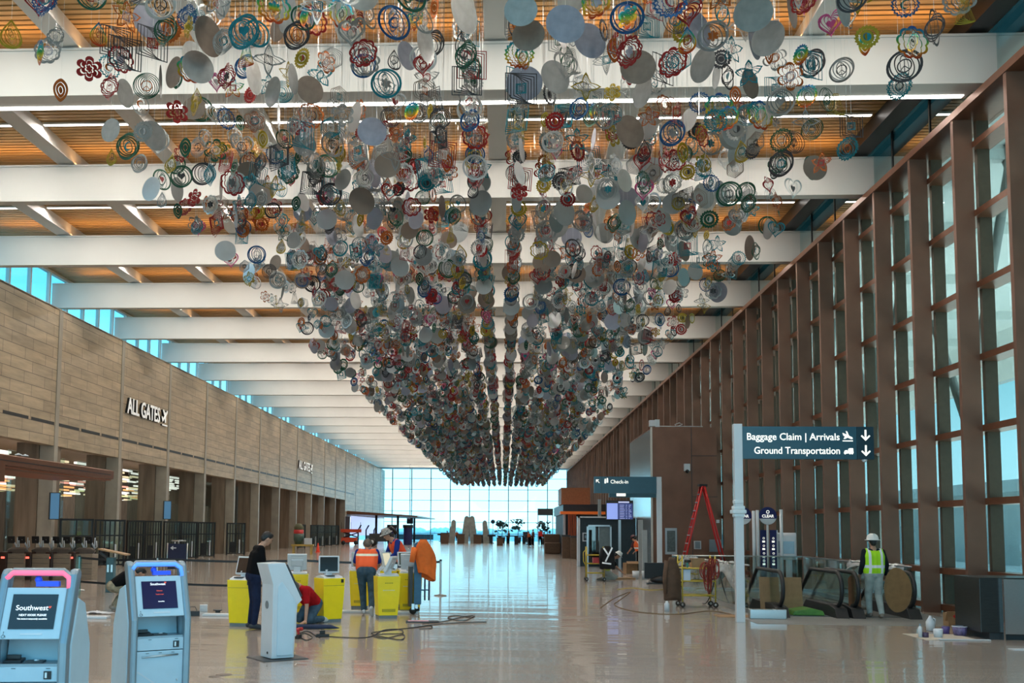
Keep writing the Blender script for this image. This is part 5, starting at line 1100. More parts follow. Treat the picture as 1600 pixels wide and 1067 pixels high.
# ---------------------------------------------------------------- escalators and railings
def esc_path(off, z0):      # side profile in (y, z), y measured from the newel
    return off, z0
def balustrade(x, label):
    t = thing('escalator_balustrade', label, 'escalator side', (x, 21.35, 0), 0, None)
    top, sl = .96, math.tan(R(34)); y1, y2 = 2.1, 6.6; R2 = .34
    curve = [(.62 - .0 + R2 * math.cos(a) * 1.0 - .28 + .0, (top - R2) + R2 * math.sin(a)) for a in [R(270) - i * R(180) / 12 for i in range(13)]]
    # newel from underneath round to the top, then level, then down the slope
    prof = [(.95, .22)] + [(R2 + R2 * math.cos(a) - .0, .60 + R2 * 1.05 * math.sin(a)) for a in [R(262) - i * R(172) / 14 for i in range(15)]] + [(y1, top), (y2, top - (y2 - y1) * sl)]
    mb = MB(); mb.tube([(0, y, z) for y, z in prof], .045, 8); mb.build('handrail', rubber, t)
    gp = [(R2 + (R2 - .03) * math.cos(a), .60 + (R2 * 1.05 - .03) * math.sin(a)) for a in [R(262) - i * R(172) / 14 for i in range(15)]] + [(y1, top - .04), (y2, top - .04 - (y2 - y1) * sl), (y2, .24 - (y2 - y1) * sl), (y1, .24), (.4, .24)]
    MB().prism(gp, -.008, .008, 'x').build('glass_panel', gl_rail, t)
    sk = [(-.05, .0), (.10, .20), (.5, .26), (y1, .26), (y2, .26 - (y2 - y1) * sl), (y2, -.5 - (y2 - y1) * sl), (y1 + .6, -.4), (2.2, -.3), (2.2, 0)]
    MB().prism(sk, -.13, .13, 'x').build('skirt', rubber, t, bevel=.01)
    return t
for x, lb in ((5.90, 'left side of the left escalator, black handrail curling down'), (7.12, 'right side of the left escalator with black handrail'), (7.46, 'left side of the right escalator beside its neighbour'), (8.62, 'right side of the right escalator near the stainless cabinet')): balustrade(x, lb)
for x0_, x1_, lb in ((6.05, 6.97, 'dark steps of the left escalator going down'), (7.61, 8.47, 'dark steps of the right escalator going down')):
    t = thing('escalator_steps', lb, 'escalator steps', (0, 23.3, 0)); MB().b2((x0_, -1.6, .006), (x1_, .3, .02)).build('comb_plate', mat('comb_steel', (.16, .17, .17), .4, metal=.5, noise=.1, nscale=30), t)
    for k in range(14):
        mb = MB(); mb.b2((x0_, .32 + k * .4, -.22 * (k + 1) - .02 - .25), (x1_, .72 + k * .4, -.22 * (k + 1) + .2)); mb.build('step', mat('step_dark', (.03, .032, .034), .5, noise=.1), t)
t = MB(); t.prism([(-.35, 0), (-.30, .10), (.05, .16), (.30, .10), (.34, 0)], 0, .9, 'y'); o = t.build('plastic_cover', mat('green_sheet', (.10, .26, .05), .3, noise=.3, nscale=5), loc=(7.0 - .45, 21.75, .02), bevel=.02); tag(o, 'green plastic cover over the comb of the left escalator', 'cover')
mb = MB()
def rail(name, pts, label, h=1.06):
    t = thing(name, label, 'railing', (0, 0, 0), 0, None)
    for i in range(len(pts) - 1):
        a, b_ = Vector((*pts[i], 0)), Vector((*pts[i + 1], 0)); n_ = max(1, round((b_ - a).length / 1.25)); u_ = (b_ - a).normalized(); nn = Vector((-u_.y, u_.x, 0))
        for k in range(n_):
            p0 = a + (b_ - a) * (k / n_) + u_ * .01; p1 = a + (b_ - a) * ((k + 1) / n_) - u_ * .01
            vs = [p + nn * s_ + Vector((0, 0, z)) for z in (.06, h - .02) for p, s_ in ((p0, -.007), (p1, -.007), (p1, .007), (p0, .007))]
            MB().add(vs, [(0, 3, 2, 1), (4, 5, 6, 7), (0, 1, 5, 4), (1, 2, 6, 5), (2, 3, 7, 6), (3, 0, 4, 7)]).build('glass_panel', gl_rail, t)
        MB().tube([a + Vector((0, 0, h)), b_ + Vector((0, 0, h))], .02, 8).build('top_rail', steel, t)
        c_ = (a + b_) / 2; MB().box((c_.x, c_.y, .05), ((b_ - a).length, .07, .10), (0, 0, math.atan2(u_.y, u_.x))).build('base_shoe', steel, t)
rail('glass_railing', [(5.15, 30.7), (9.08, 30.7)], 'glass railing across the back of the escalator well'); rail('glass_railing', [(9.08, 30.6), (8.98, 22.4)], 'glass railing along the window side of the escalators')
rail('glass_railing', [(5.15, 30.6), (5.45, 22.4)], 'glass railing between the yellow cart and the left escalator')
film = glass('plastic_film', (.75, .78, .80), base=.12, rough=.25, dirt=.75)
def drape(a, b_, ztop, drop, label, seed):
    rr = random.Random(seed); n_, m2 = 16, 8; vs = []
    for i in range(n_ + 1):
        for k in range(m2 + 1):
            f, g = i / n_, k / m2; s_ = (g - .5) * 2; dd = drop * (.7 + .3 * math.sin(f * 7 + seed))
            vs.append((a[0] + (b_[0] - a[0]) * f + s_ * .09 + rr.uniform(-.03, .03), a[1] + (b_[1] - a[1]) * f + s_ * .07 + rr.uniform(-.03, .03), ztop + .03 - dd * abs(s_) ** .8 + rr.uniform(-.015, .015)))
    o = MB().add(vs, [(i * (m2 + 1) + k, i * (m2 + 1) + k + 1, (i + 1) * (m2 + 1) + k + 1, (i + 1) * (m2 + 1) + k) for i in range(n_) for k in range(m2)], sm=True).build('plastic_film', film); q_ = o.modifiers.new('t', 'SOLIDIFY'); q_.thickness = .004; tag(o, label, 'plastic sheet')
drape((5.20, 29.4), (5.28, 27.4), 1.07, .30, 'white plastic film draped on the railing above the yellow cart', 1); drape((5.35, 25.4), (5.43, 22.9), 1.07, .65, 'crumpled plastic film hanging by the white sign post', 2)
drape((9.03, 26.5), (8.98, 22.8), 1.07, .35, 'crumpled plastic film over the railing behind the hi-vis worker', 3)
for (x0_, x1_, lb) in ((5.62, 6.05, 'tall cardboard sheet leaning inside left escalator side, left piece'), (6.12, 6.55, 'tall cardboard sheet leaning inside left escalator side, right piece')):
    o = MB().b2((0, 0, 0), (x1_ - x0_, .012, .78)).build('cardboard_sheet', card, loc=(x0_ - .3 + .35, 22.3, .03)); o.rotation_euler = (-.12, 0, .05); tag(o, lb, 'cardboard')
o = MB().b2((0, 0, 0), (.75, .18, .20)).build('steel_trough', steel, loc=(5.12, 21.0, 0), bevel=.01); tag(o, 'low shiny steel box at the foot of the white sign post', 'box')
o = MB().b2((0, 0, 0), (1.0, .6, .01)).build('cardboard_mat', card, loc=(4.55, 21.3, 0)); tag(o, 'flat brown cardboard mat behind the white sign post', 'mat')
# stainless cabinet at the right edge
t = thing('steel_cabinet', 'dark sided stainless steel cabinet cut off by the right edge', 'cabinet', (8.62, 17.55, 0), R(-2))
MB().b2((-.46, -.05, .12), (1.22, 1.0, 1.05)).build('body', mat('dark_steel', (.05, .055, .055), .35, metal=.7, noise=.1, stretch=(1, 1, 8)), t, bevel=.008); MB().b2((-.10, -.10, .10), (1.22, -.05, 1.03)).build('door', steel, t, bevel=.006); MB().b2((-.30, .0, 0), (1.22, .95, .12)).build('plinth', dark, t); MB().b2((-.12, -.12, .0), (-.09, -.05, 1.04)).build('edge_strip', chrome, t)
# litter of bottles and boxes near the cabinet
def item(u, v, nm, lb, cat, f):
    q = fl(u, v); t = thing(nm, lb, cat, (q.x, q.y, 0)); f(t); return t
item(1454, 986, 'plastic_jug', 'white gallon jug standing on the paper sheet', 'jug', lambda t: (MB().lathe([(0, .01), (.075, .01), (.08, .17), (.03, .25), (.022, .28), (0, .28)], n=18).build('body', kwhite, t), MB().tube([(.05, 0, .24), (.09, 0, .22), (.085, 0, .12)], .012, 6).build('handle', kwhite, t)))
item(1438, 996, 'spray_bottle', 'slim white bottle at the left of the litter by the stainless cabinet', 'bottle', lambda t: (MB().lathe([(0, .0), (.033, .0), (.035, .16), (.015, .20), (0, .20)], n=14).build('body', kwhite, t), MB().cyl((0, 0, .20), .017, .035, 12).build('cap', kgrey, t)))
item(1446, 996, 'glass_jar', 'short jar of purple red liquid between the two white bottles', 'jar', lambda t: (MB().lathe([(0, 0), (.055, 0), (.055, .09), (.05, .09), (0, .085)], n=16).build('body', mat('jar_plum', (.08, .05, .10), .2), t),))
item(1466, 996, 'tape_roll_stack', 'white cup shaped can in front of the gallon jug', 'can', lambda t: (MB().lathe([(0, 0), (.07, 0), (.08, .15), (.075, .15), (.065, .01), (0, .01)], n=18).build('body', kwhite, t),))
item(1500, 993, 'plastic_tub', 'clear tub of purple bottles beside the cardboard box', 'tub', lambda t: (MB().lathe([(0, 0), (.10, 0), (.13, .16), (.12, .16), (.09, .01), (0, .01)], n=20).build('body', mat('tub_plum', (.12, .10, .22), .3, noise=.6, nscale=14), t), MB().lathe([(.125, .15), (.135, .165), (.12, .17)], n=20).build('rim', kwhite, t)))
item(1478, 990, 'plastic_tub', 'small purple labelled tub left of the cardboard box', 'tub', lambda t: (MB().lathe([(0, 0), (.06, 0), (.07, .13), (0, .13)], n=16).build('body', mat('tub_violet', (.10, .07, .25), .4, noise=.4, nscale=10), t),))
item(1492, 978, 'cardboard_box', 'open cardboard box with red diamond near the stainless cabinet', 'box', lambda t: (MB().b2((-.17, -.12, 0), (.17, .12, .26)).build('body', card, t), MB().prism([(-.09, .20), (0, .30), (.09, .20), (0, .10)], -.135, -.125, 'y').build('diamond_label', mat('tool_red', (.5, .02, .02), .4), t), MB().box((-.14, -.12, .20), (.16, .01, .2), (.5, 0, 0)).build('flap', card, t)))
p0 = fl(1448, 1000); p1 = fl(1530, 1000); o = MB().b2((p0.x, p0.y - .0, 0), (p1.x, p1.y + .9, .006)).build('paper_sheet', mat('brown_paper', (.55, .50, .42), .7, noise=.15)); tag(o, 'creased paper sheet on the floor beneath the bottles', 'paper')
p0 = fl(1466, 1000); o = MB().b2((0, -.05, .006), (.85, .04, .02)).build('wood_strip', kwhite, loc=(p0.x, p0.y, 0)); tag(o, 'long white strip lying in front of the bottles', 'strip')
p0 = fl(1590, 1015); o = MB().b2((-.1, -.1, 0), (.3, .1, .012)).build('white_card', kwhite, loc=p0); tag(o, 'white card on floor before the stainless cabinet', 'card')

# ---------------------------------------------------------------- people
def V3(*a): return Vector(a)
def limb(mb, a, b_, ra, rb, n=12):
    a, b_ = Vector(a), Vector(b_); k = 5
    mb.tube([a + (b_ - a) * (i / k) for i in range(k + 1)], [ra + (rb - ra) * (i / k) for i in range(k + 1)], n); mb.ball(a, ra, n); mb.ball(b_, rb, n)
def fused(mb, name, m_, parent, vox=.012, smooth=3):
    o = mb.build(name, m_, parent); q = o.modifiers.new('remesh', 'REMESH'); q.mode = 'VOXEL'; q.voxel_size = vox; q.use_smooth_shade = True
    s_ = o.modifiers.new('smooth', 'SMOOTH'); s_.iterations = smooth; s_.factor = .5; return o
def hand(mb, w, d_, up, s_=1., spread=.3, curl=.6, vox=.01):
    """palm from wrist w along d_, five fingers that bend towards -up"""
    w = Vector(w); d_ = Vector(d_).normalized(); up = Vector(up); up = (up - d_ * up.dot(d_)).normalized(); side = d_.cross(up)
    pc = w + d_ * .05 * s_
    for q in (-.022, 0, .022): limb(mb, w + d_ * .01 * s_ + side * q * .6 * s_, w + d_ * .085 * s_ + side * q * s_, .018 * s_, .016 * s_, 8)
    for i, L_ in enumerate((.062, .074, .078, .070)):
        b0 = w + d_ * .088 * s_ + side * (i - 1.5) * .021 * s_; d1 = (d_ + side * (i - 1.5) * spread * .25 - up * curl * .35).normalized(); b1 = b0 + d1 * L_ * .5 * s_; d2 = (d1 - up * curl).normalized(); b2_ = b1 + d2 * L_ * .5 * s_
        limb(mb, b0, b1, .0095 * s_, .0088 * s_, 7); limb(mb, b1, b2_, .0088 * s_, .0075 * s_, 7)
    t0 = w + d_ * .03 * s_ - side * .026 * s_; t1 = t0 + (d_ * .6 - side * .75 - up * .2).normalized() * .04 * s_; t2 = t1 + (d_ * .9 - side * .2 - up * .4).normalized() * .032 * s_
    limb(mb, t0, t1, .013 * s_, .0105 * s_, 7); limb(mb, t1, t2, .0105 * s_, .009 * s_, 7)
def person(label, loc, rz, J, top, legs, shoes_m, skin_m=skin, hair=None, hat=None, sleeve='short', vest=None, scale=1., vox=.013, beard=False):
    """J: joints in metres, local: +y is forward, x to the person's right"""
    t = thing('person', label, 'person', loc, rz); t.scale = (scale,) * 3
    J = {k: Vector(v) for k, v in J.items()}
    hd, nk, ch, pv = J['head'], J['neck'], J['chest'], J['pelvis']; fw = J.get('face', Vector((0, 1, 0))).normalized(); upv = (hd - nk).normalized(); upv = (upv - fw * upv.dot(fw) * .8).normalized(); rt = fw.cross(upv).normalized()
    lat = (J['shr'] - J['shl']).normalized(); b = MB()
    # body: one surface
    b.ball(hd + upv * .02, (.078, .092, .105), 16); limb(b, hd - upv * .045 + fw * .025, hd - upv * .075 + fw * .055, .052, .034, 10)
    limb(b, hd + fw * .088 + upv * .005, hd + fw * .108 - upv * .022, .010, .015, 8)                  # nose
    for s_ in (-1, 1): limb(b, hd + rt * s_ * .080 + upv * .015, hd + rt * s_ * .082 - upv * .018, .016, .012, 8); b.ball(hd + fw * .085 + rt * s_ * .032 + upv * .028, .014, 8)
    limb(b, hd + fw * .078 - upv * .052 - rt * .018, hd + fw * .078 - upv * .052 + rt * .018, .012, .012, 8)
    limb(b, hd - upv * .06, nk - upv * .03, .052, .060); wa = (ch + pv) * .5 - (ch - pv) * .12
    for s_ in (-.5, 0, .5): limb(b, ch + lat * s_ * .20, wa + lat * s_ * .15, .105, .095); limb(b, wa + lat * s_ * .15, pv + lat * s_ * .17, .095, .10)
    limb(b, nk - upv * .02, ch, .07, .11); limb(b, J['shl'], J['shr'], .052, .052)
    for s_, l in (('l', -1), ('r', 1)):
        limb(b, J['sh' + s_], J['el' + s_], .050, .040); limb(b, J['el' + s_], J['wr' + s_], .040, .027)
        wd = J['wr' + s_] - J['el' + s_]; hdir = J.get('hd' + s_, wd); hand(b, J['wr' + s_], hdir, J.get('hu' + s_, Vector((0, .3, 1))), 1.0, curl=J.get('cu' + s_, Vector((.6, 0, 0)))[0])
        limb(b, J['hp' + s_], J['kn' + s_], .082, .056); limb(b, J['kn' + s_], J['an' + s_], .056, .038); limb(b, J['an' + s_], J['to' + s_], .036, .03)
    fused(b, 'body', skin_m, t, min(vox, .0105), 2)
    # trousers
    g = MB()
    for s_ in (-.5, 0, .5): limb(g, wa + lat * s_ * .15 - (ch - pv).normalized() * .04, pv + lat * s_ * .18, .112, .122)
    for s_ in 'lr': limb(g, J['hp' + s_], J['kn' + s_], .104, .078); a_ = J['an' + s_]; limb(g, J['kn' + s_], a_ + (J['kn' + s_] - a_) * .08, .078, .060)
    fused(g, 'trousers', legs, t, vox)
    # shirt
    s2 = MB(); e_ = .016
    for s_ in (-.5, 0, .5): limb(s2, ch + lat * s_ * .21, wa + lat * s_ * .16, .118 + e_ * .6, .110 + e_); limb(s2, wa + lat * s_ * .16, pv + lat * s_ * .18 + (ch - pv) * .16, .112 + e_, .122)
    limb(s2, nk - upv * .045, ch, .072, .125); limb(s2, J['shl'], J['shr'], .070, .070)
    for s_ in 'lr':
        sh, el, wr = J['sh' + s_], J['el' + s_], J['wr' + s_]
        if sleeve == 'short': limb(s2, sh, sh + (el - sh) * .72, .070, .066)
        else: limb(s2, sh, el, .070, .058); limb(s2, el, el + (wr - el) * .9, .058, .044)
    fused(s2, 'shirt', top, t, vox)
    if vest:
        vt = MB(); e_ = .030
        for s_ in (-.5, 0, .5): limb(vt, ch + lat * s_ * .20 + (nk - ch) * .2, wa + lat * s_ * .17, .124 + e_ * .6, .114 + e_); limb(vt, wa + lat * s_ * .17, pv + lat * s_ * .18 + (ch - pv) * .22, .116 + e_, .126 + e_ * .4)
        for s_ in 'lr': limb(vt, J['sh' + s_] - lat * (.035 if s_ == 'r' else -.035), ch, .078, .11)
        limb(vt, nk - upv * .06, ch, .070, .125)
        fused(vt, 'vest', vest, t, vox)
    for s_ in 'lr':
        a_, o_ = J['an' + s_], J['to' + s_]; f_ = MB(); dr = (o_ - a_); dr_h = Vector((dr.x, dr.y, dr.z)); heel = a_ - dr_h.normalized() * .05 + Vector((0, 0, -.03 if abs(dr.z) < .12 else 0))
        limb(f_, heel, o_, .045, .042); limb(f_, a_, a_ + dr * .5, .05, .045); limb(f_, o_, o_ + dr.normalized() * .03, .042, .03); fused(f_, 'shoe', shoes_m, t, vox)
    for s_ in (-1, 1): MB().ball(hd + fw * .094 + rt * s_ * .032 + upv * .026, .009, 8).build('eye', mat('eye_dark', (.02, .015, .012), .2), t)
    def shell(rx, ry, rz_, off, lo): return off
    R3 = Matrix((rt, fw, upv)).transposed()
    if hair:
        h = MB(); h.ball((0, 0, 0), (.088, .098, .098), 18); h.v = [tuple(hd + R3 @ (Vector(v) + Vector((0, -.018, .045)))) for v in h.v]; h.ball(hd - fw * .05 - upv * .01, .068, 12); h.ball(hd + fw * .045 + upv * .095, .04, 10); fused(h, 'hair', hair, t, vox, 1)
    if hat == 'cap' or hat and hat[0] == 'cap':
        h = MB(); h.lathe([(.100, -.01), (.101, .03), (.085, .075), (.05, .10), (0, .108)], n=22); h.prism([(.07 * math.cos(a), .085 + .085 * math.sin(a)) for a in [i * PI / 8 for i in range(9)]], -.008, .004, 'z'); h.v = [tuple(hd + R3 @ (Vector(v) + Vector((0, 0, .035)))) for v in h.v]; h.build('cap', hat[1], t)
    elif hat:
        h = MB(); h.lathe([(.152, -.004), (.155, .004), (.122, .012), (.119, .05), (.10, .10), (.06, .13), (0, .14)], n=26); h.prism([(.10 * math.cos(a), .09 + .09 * math.sin(a)) for a in [i * PI / 8 for i in range(9)]], -.004, .006, 'z'); h.box((0, -.0, .12), (.03, .17, .035)); h.v = [tuple(hd + R3 @ (Vector(v) + Vector((0, 0, .055)))) for v in h.v]; h.build('hard_hat', hat[1], t)
        MB().tube([tuple(hd + R3 @ Vector((.108 * math.cos(a), .112 * math.sin(a), .04))) for a in [2 * PI * i / 20 for i in range(20)]], .010, 6, closed=True).build('hat_band', black, t)
    return t
def vestmat(name, base, stripe, bands, xs, w=.028, axis_tilt=0.):
    m, n, b, tx = nodes_mat(name); sp_ = n.nodes.new('ShaderNodeSeparateXYZ'); n.links.new(tx.outputs['Object'], sp_.inputs[0]); acc = None
    def near_(sock, c_, w_):
        a = n.nodes.new('ShaderNodeMath'); a.operation = 'SUBTRACT'; n.links.new(sock, a.inputs[0]); a.inputs[1].default_value = c_
        b_ = n.nodes.new('ShaderNodeMath'); b_.operation = 'ABSOLUTE'; n.links.new(a.outputs[0], b_.inputs[0]); c2 = n.nodes.new('ShaderNodeMath'); c2.operation = 'LESS_THAN'; n.links.new(b_.outputs[0], c2.inputs[0]); c2.inputs[1].default_value = w_; return c2.outputs[0]
    for s_ in [near_(sp_.outputs[2], z, w) for z in bands] + [near_(sp_.outputs[0], x, w * .9) for x in xs]:
        if acc is None: acc = s_
        else: q = n.nodes.new('ShaderNodeMath'); q.operation = 'MAXIMUM'; n.links.new(acc, q.inputs[0]); n.links.new(s_, q.inputs[1]); acc = q.outputs[0]
    mx = n.nodes.new('ShaderNodeMix'); mx.data_type = 'RGBA'; n.links.new(acc, mx.inputs[0]); mx.inputs[6].default_value = (*base, 1); mx.inputs[7].default_value = (*stripe, 1); n.links.new(mx.outputs[2], b.inputs['Base Color']); b.inputs['Roughness'].default_value = .7
    return m
denim = mat('denim', (.05, .09, .13), .85, spec=.12, noise=.35, nscale=9); navyj = mat('dark_jeans', (.012, .018, .045), .85, spec=.12, noise=.3, nscale=9); blackc = mat('black_tee', (.004, .004, .005), .85, spec=.12, noise=.2); shoe_b = mat('shoe_dark', (.02, .022, .03), .6, noise=.2)
shoe_w = mat('shoe_white', (.55, .6, .65), .6, noise=.1); redc = mat('red_tee', (.36, .008, .012), .85, spec=.12, noise=.2); bluec = mat('blue_tee', (.015, .035, .22), .85, spec=.12, noise=.2); hair_b = mat('hair_black', (.008, .006, .006), .5, noise=.3); hair_g = mat('hair_grey_brown', (.12, .09, .07), .7, noise=.3, nscale=30)
palew = mat('dusty_trousers', (.34, .38, .36), .9, noise=.2, nscale=7); camo = mat('camouflage', (.26, .22, .15), .9, noise=.65, nscale=9); boot = mat('boot_tan', (.22, .19, .16), .8, noise=.2)
capm = mat('cap_grey', (.10, .10, .09), .8, noise=.3, nscale=20); hatw = mat('hat_white', (.72, .72, .70), .35, noise=.02); hatg = mat('hat_patterned', (.30, .28, .26), .5, noise=.6, nscale=30)
orangev = vestmat('orange_vest', (.85, .10, .015), (.85, .80, .62), (1.245,), (), .024); orangev2 = vestmat('orange_vest_edge', (.80, .07, .015), (.8, .6, .2), (1.12,), (.02,), .02)
limev = vestmat('lime_vest', (.42, .80, .01), (.80, .82, .84), (1.09,), (-.125, .125), .030); limev2 = vestmat('lime_vest_dirty', (.45, .60, .12), (.7, .72, .7), (.45,), (-.1, .1), .03); orangev3 = vestmat('orange_vest_far', (.75, .12, .02), (.8, .8, .78), (1.05,), (-.1, .1), .03)
def stand(h=1.78, lean=0., **kw):
    k = h / 1.78; J = dict(pelvis=(0, 0, .95), chest=(0, .01, 1.30), neck=(0, 0, 1.50), head=(0, .02, 1.63), shl=(-.17, 0, 1.44), shr=(.17, 0, 1.44), ell=(-.23, -.02, 1.16), elr=(.23, -.02, 1.16), wrl=(-.24, .06, .92), wrr=(.24, .06, .92), hpl=(-.09, 0, .90), hpr=(.09, 0, .90), knl=(-.10, .03, .50), knr=(.10, .03, .50), anl=(-.10, -.02, .09), anr=(.10, -.02, .09), tol=(-.11, .14, .045), tor=(.11, .14, .045), face=(0, 1, 0))
    J.update(kw); return {a: (tuple(c * k for c in b_) if a not in ('face', 'hul', 'hur', 'hdl', 'hdr', 'cul', 'cur') else b_) for a, b_ in J.items()}
# man in black T-shirt: looks down at the kiosk before him, seen from his right rear
person('man in black T-shirt and dark jeans standing with bent head at a yellow kiosk', (-4.42, 17.5, 0), R(-62), stand(1.78, neck=(0, .12, 1.47), head=(0, .21, 1.595), chest=(0, .05, 1.29), shl=(-.17, .07, 1.42), shr=(.17, .07, 1.42), ell=(-.21, .12, 1.15), elr=(.22, .10, 1.14), wrl=(-.12, .36, 1.12), wrr=(.13, .33, 1.10), face=(0, .86, -.5), hul=(0, 0, 1), hur=(0, 0, 1), pelvis=(0, -.02, .94), anr=(.14, -.02, .09), tor=(.17, .14, .045)), blackc, navyj, shoe_b, hair=hair_b)
# man in red: kneels and leans on one straight arm
person('man in red T-shirt kneeling on floor, leaning on one hand with bowed head', (-3.66, 18.75, 0), R(152), dict(pelvis=(0, -.10, .38), chest=(0, .22, .60), neck=(0, .36, .72), head=(0, .47, .70), shl=(-.17, .32, .66), shr=(.17, .30, .66), ell=(-.21, .34, .36), elr=(.22, .38, .40), wrl=(-.22, .38, .085), wrr=(.14, .44, .24), hdr=(0, .9, -.4), hdl=(-.1, 1, -.25), hul=(0, .2, 1), hur=(0, .2, 1), cul=(.05, 0, 0), hpl=(-.10, -.10, .36), hpr=(.10, -.10, .36), knl=(-.16, .20, .09), knr=(.16, .10, .09), anl=(-.14, -.24, .08), anr=(.14, -.32, .08), tol=(-.14, -.38, .05), tor=(.14, -.45, .05), face=(.25, .62, -.70)), redc, denim, shoe_w, hair=hair_g)
# orange vest worker seen from behind, bent over the kiosks, one heel lifted
person('worker in orange vest and grey cap seen from behind, bending over kiosks', (-2.86, 20.7, 0), R(6), dict(pelvis=(0, 0, .90), chest=(0, .30, 1.20), neck=(0, .44, 1.34), head=(0, .53, 1.44), shl=(-.19, .38, 1.30), shr=(.19, .38, 1.30), ell=(-.26, .44, 1.03), elr=(.27, .44, 1.03), wrl=(-.20, .66, .98), wrr=(.22, .66, .97), hul=(0, 0, 1), hur=(0, 0, 1), hpl=(-.10, 0, .86), hpr=(.10, 0, .86), knl=(-.07, .12, .48), knr=(.12, -.02, .47), anl=(-.04, .03, .09), anr=(.13, -.32, .16), tol=(-.05, .19, .045), tor=(.14, -.25, .045), face=(0, .85, -.5)), bluec, denim, shoe_w, hair=hair_g, hat=('cap', capm), vest=orangev)
# worker in a hard hat, leaning to the left behind the rear kiosks
person('worker in patterned hard hat, blue shirt and orange vest leaning left behind kiosks', (-2.42, 24.0, 0), R(118), dict(stand(1.86, pelvis=(0, 0, .98), chest=(0, .17, 1.30), neck=(0, .30, 1.48), head=(0, .40, 1.57), shl=(-.18, .22, 1.42), shr=(.18, .22, 1.42), ell=(-.23, .28, 1.15), elr=(.24, .30, 1.16), wrl=(-.14, .46, 1.0), wrr=(.16, .46, 1.0), face=(0, .9, -.42))), bluec, navyj, shoe_b, hair=hair_b, hat=('hard', hatg), vest=orangev2, sleeve='long')
# hi-vis worker at the escalators, walking away with cardboard under his arm
person('worker in lime safety vest and white hard hat seen from behind, holding brown cardboard', (7.86, 21.55, 0), R(4), stand(1.74, shl=(-.19, 0, 1.43), shr=(.19, 0, 1.43), ell=(-.26, -.03, 1.16), elr=(.28, .0, 1.15), wrl=(-.25, .12, .95), wrr=(.30, .12, .93), hdr=(0, .5, -.8), anl=(-.06, .12, .09), tol=(-.07, .28, .045), knl=(-.08, .12, .50), knr=(.10, .02, .49), anr=(.08, -.16, .09), tor=(.12, -.01, .045)), mat('black_sleeves', (.012, .014, .02), .85, spec=.12), palew, boot, hair=hair_b, hat=('hard', hatw), vest=limev, sleeve='long')
cb = MB(); cb.prism([(.30 * math.cos(a) * (1 if math.cos(a) > 0 else .8), .50 + .47 * math.sin(a)) for a in [2 * PI * i / 28 for i in range(28)]], -.006, .006, 'y'); o = cb.build('cardboard_sheet', mat('cardboard_dark', (.24, .13, .05), .8, noise=.12), loc=(8.30, 21.50, .10)); o.rotation_euler = (0, 0, R(-15)); tag(o, 'rounded brown cardboard panel held under the lime vest worker\'s right arm', 'cardboard')
cb = MB(); cb.prism([(-.12, .1), (.0, .02), (.14, .04), (.16, .80), (.02, .95), (-.10, .8)], -.006, .006, 'y'); o = cb.build('cardboard_sheet', mat('cardboard_red', (.20, .075, .03), .8, noise=.12), loc=(7.50, 21.72, .02)); o.rotation_euler = (R(-5), 0, 0); tag(o, 'narrow reddish cardboard panel left of the lime vest worker', 'cardboard')
# kneeling worker and standing worker by the dark store
person('worker in white hard hat and lime vest kneeling over cardboard by dark store', (3.80, 36.2, 0), R(-95), dict(pelvis=(0, -.12, .36), chest=(0, .08, .66), neck=(0, .20, .82), head=(0, .32, .90), shl=(-.18, .12, .76), shr=(.18, .12, .76), ell=(-.22, .26, .52), elr=(.22, .28, .50), wrl=(-.14, .48, .32), wrr=(.16, .50, .30), hul=(0, 0, 1), hur=(0, 0, 1), hpl=(-.10, -.12, .34), hpr=(.10, -.12, .34), knl=(-.18, .26, .12), knr=(.16, .20, .10), anl=(-.14, -.20, .08), anr=(.14, -.24, .08), tol=(-.14, -.34, .05), tor=(.14, -.38, .05), face=(0, .75, -.6)), blackc, palew, boot, hair=hair_b, hat=('hard', hatw), vest=limev2, sleeve='short', vox=.016)
person('standing worker in orange vest with white stripes bending beside steel core wall', (5.95, 43.6, 0), R(40), dict(stand(1.72, chest=(0, .12, 1.22), neck=(0, .26, 1.40), head=(0, .36, 1.50), shl=(-.19, .2, 1.33), shr=(.19, .2, 1.33), ell=(-.24, .3, 1.08), elr=(.24, .3, 1.08), wrl=(-.2, .5, .92), wrr=(.2, .5, .92), face=(0, .8, -.55))), mat('dark_red_shirt', (.10, .02, .02), .85), blackc, shoe_b, hair=hair_b, hat=('hard', mat('hat_maroon', (.15, .05, .06), .5)), vest=orangev3, vox=.018)
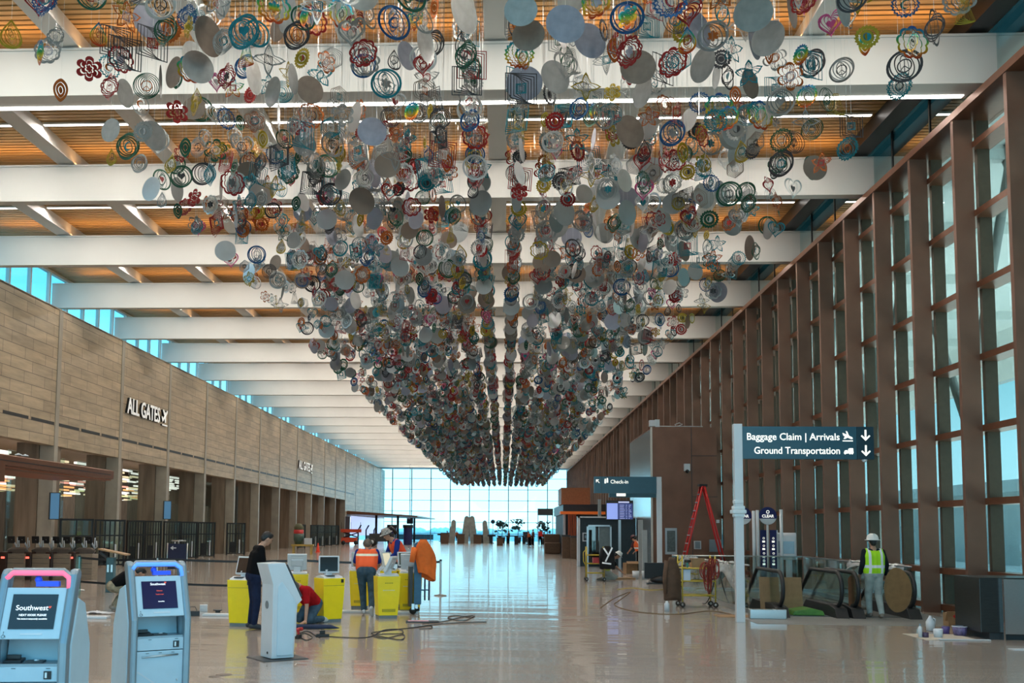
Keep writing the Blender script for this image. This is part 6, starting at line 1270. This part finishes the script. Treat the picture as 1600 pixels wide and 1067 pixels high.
# crouching figure behind the blue lit kiosk
person('crouching person in black top and camouflage trousers behind the blue lit kiosk', (-8.25, 20.95, 0), R(-60), dict(pelvis=(0, -.10, .52), chest=(0, .18, .72), neck=(0, .34, .80), head=(0, .46, .80), shl=(-.18, .24, .76), shr=(.18, .24, .76), ell=(-.22, .36, .50), elr=(.22, .36, .50), wrl=(-.12, .48, .28), wrr=(.12, .48, .28), hpl=(-.10, -.10, .50), hpr=(.10, -.10, .50), knl=(-.16, .20, .46), knr=(.16, .20, .42), anl=(-.14, -.05, .09), anr=(.14, -.05, .09), tol=(-.15, .10, .045), tor=(.15, .10, .045), face=(0, .7, -.7)), blackc, camo, boot, hair=hair_b, vox=.016, sleeve='long')
# far figures
def far_person(u, v, h, rz, top, label, bend=0.): 
    q = fl(u, v); J = stand(h) if not bend else stand(h, chest=(0, bend, 1.25), neck=(0, bend * 1.6, 1.40), head=(0, bend * 2, 1.50), shl=(-.18, bend * 1.3, 1.33), shr=(.18, bend * 1.3, 1.33), ell=(-.22, bend * 1.6, 1.05), elr=(.22, bend * 1.6, 1.05), wrl=(-.2, bend * 2, .9), wrr=(.2, bend * 2, .9)); person(label, (q.x, q.y, 0), rz, J, top, blackc, shoe_b, hair=hair_b, vox=.035, sleeve='long')
oc = mat('orange_hoodie', (.45, .10, .03), .85); rc = mat('red_coat', (.75, .03, .03), .85); bc = mat('brown_coat', (.09, .05, .04), .85)
far_person(828, 853, 1.8, 1, oc, 'distant person in rust orange top standing left of the red coat', .1); far_person(833, 853, 1.9, 2, bc, 'distant person in dark top with raised head between orange and red'); far_person(844, 853, 1.95, 0, rc, 'distant person in bright red coat near the glass wall')
far_person(852, 853, 1.7, 2.5, bc, 'distant person in brown top left of the padded armchair', .15); far_person(702, 846, 1.7, 1, bc, 'distant seated looking person in brown among the left pillars', .2); far_person(714, 846, 1.7, 3, oc, 'distant person in muted orange beside the black middle stool', .1); far_person(795, 850, 1.7, 2, bc, 'distant person in brown by the potted tree')
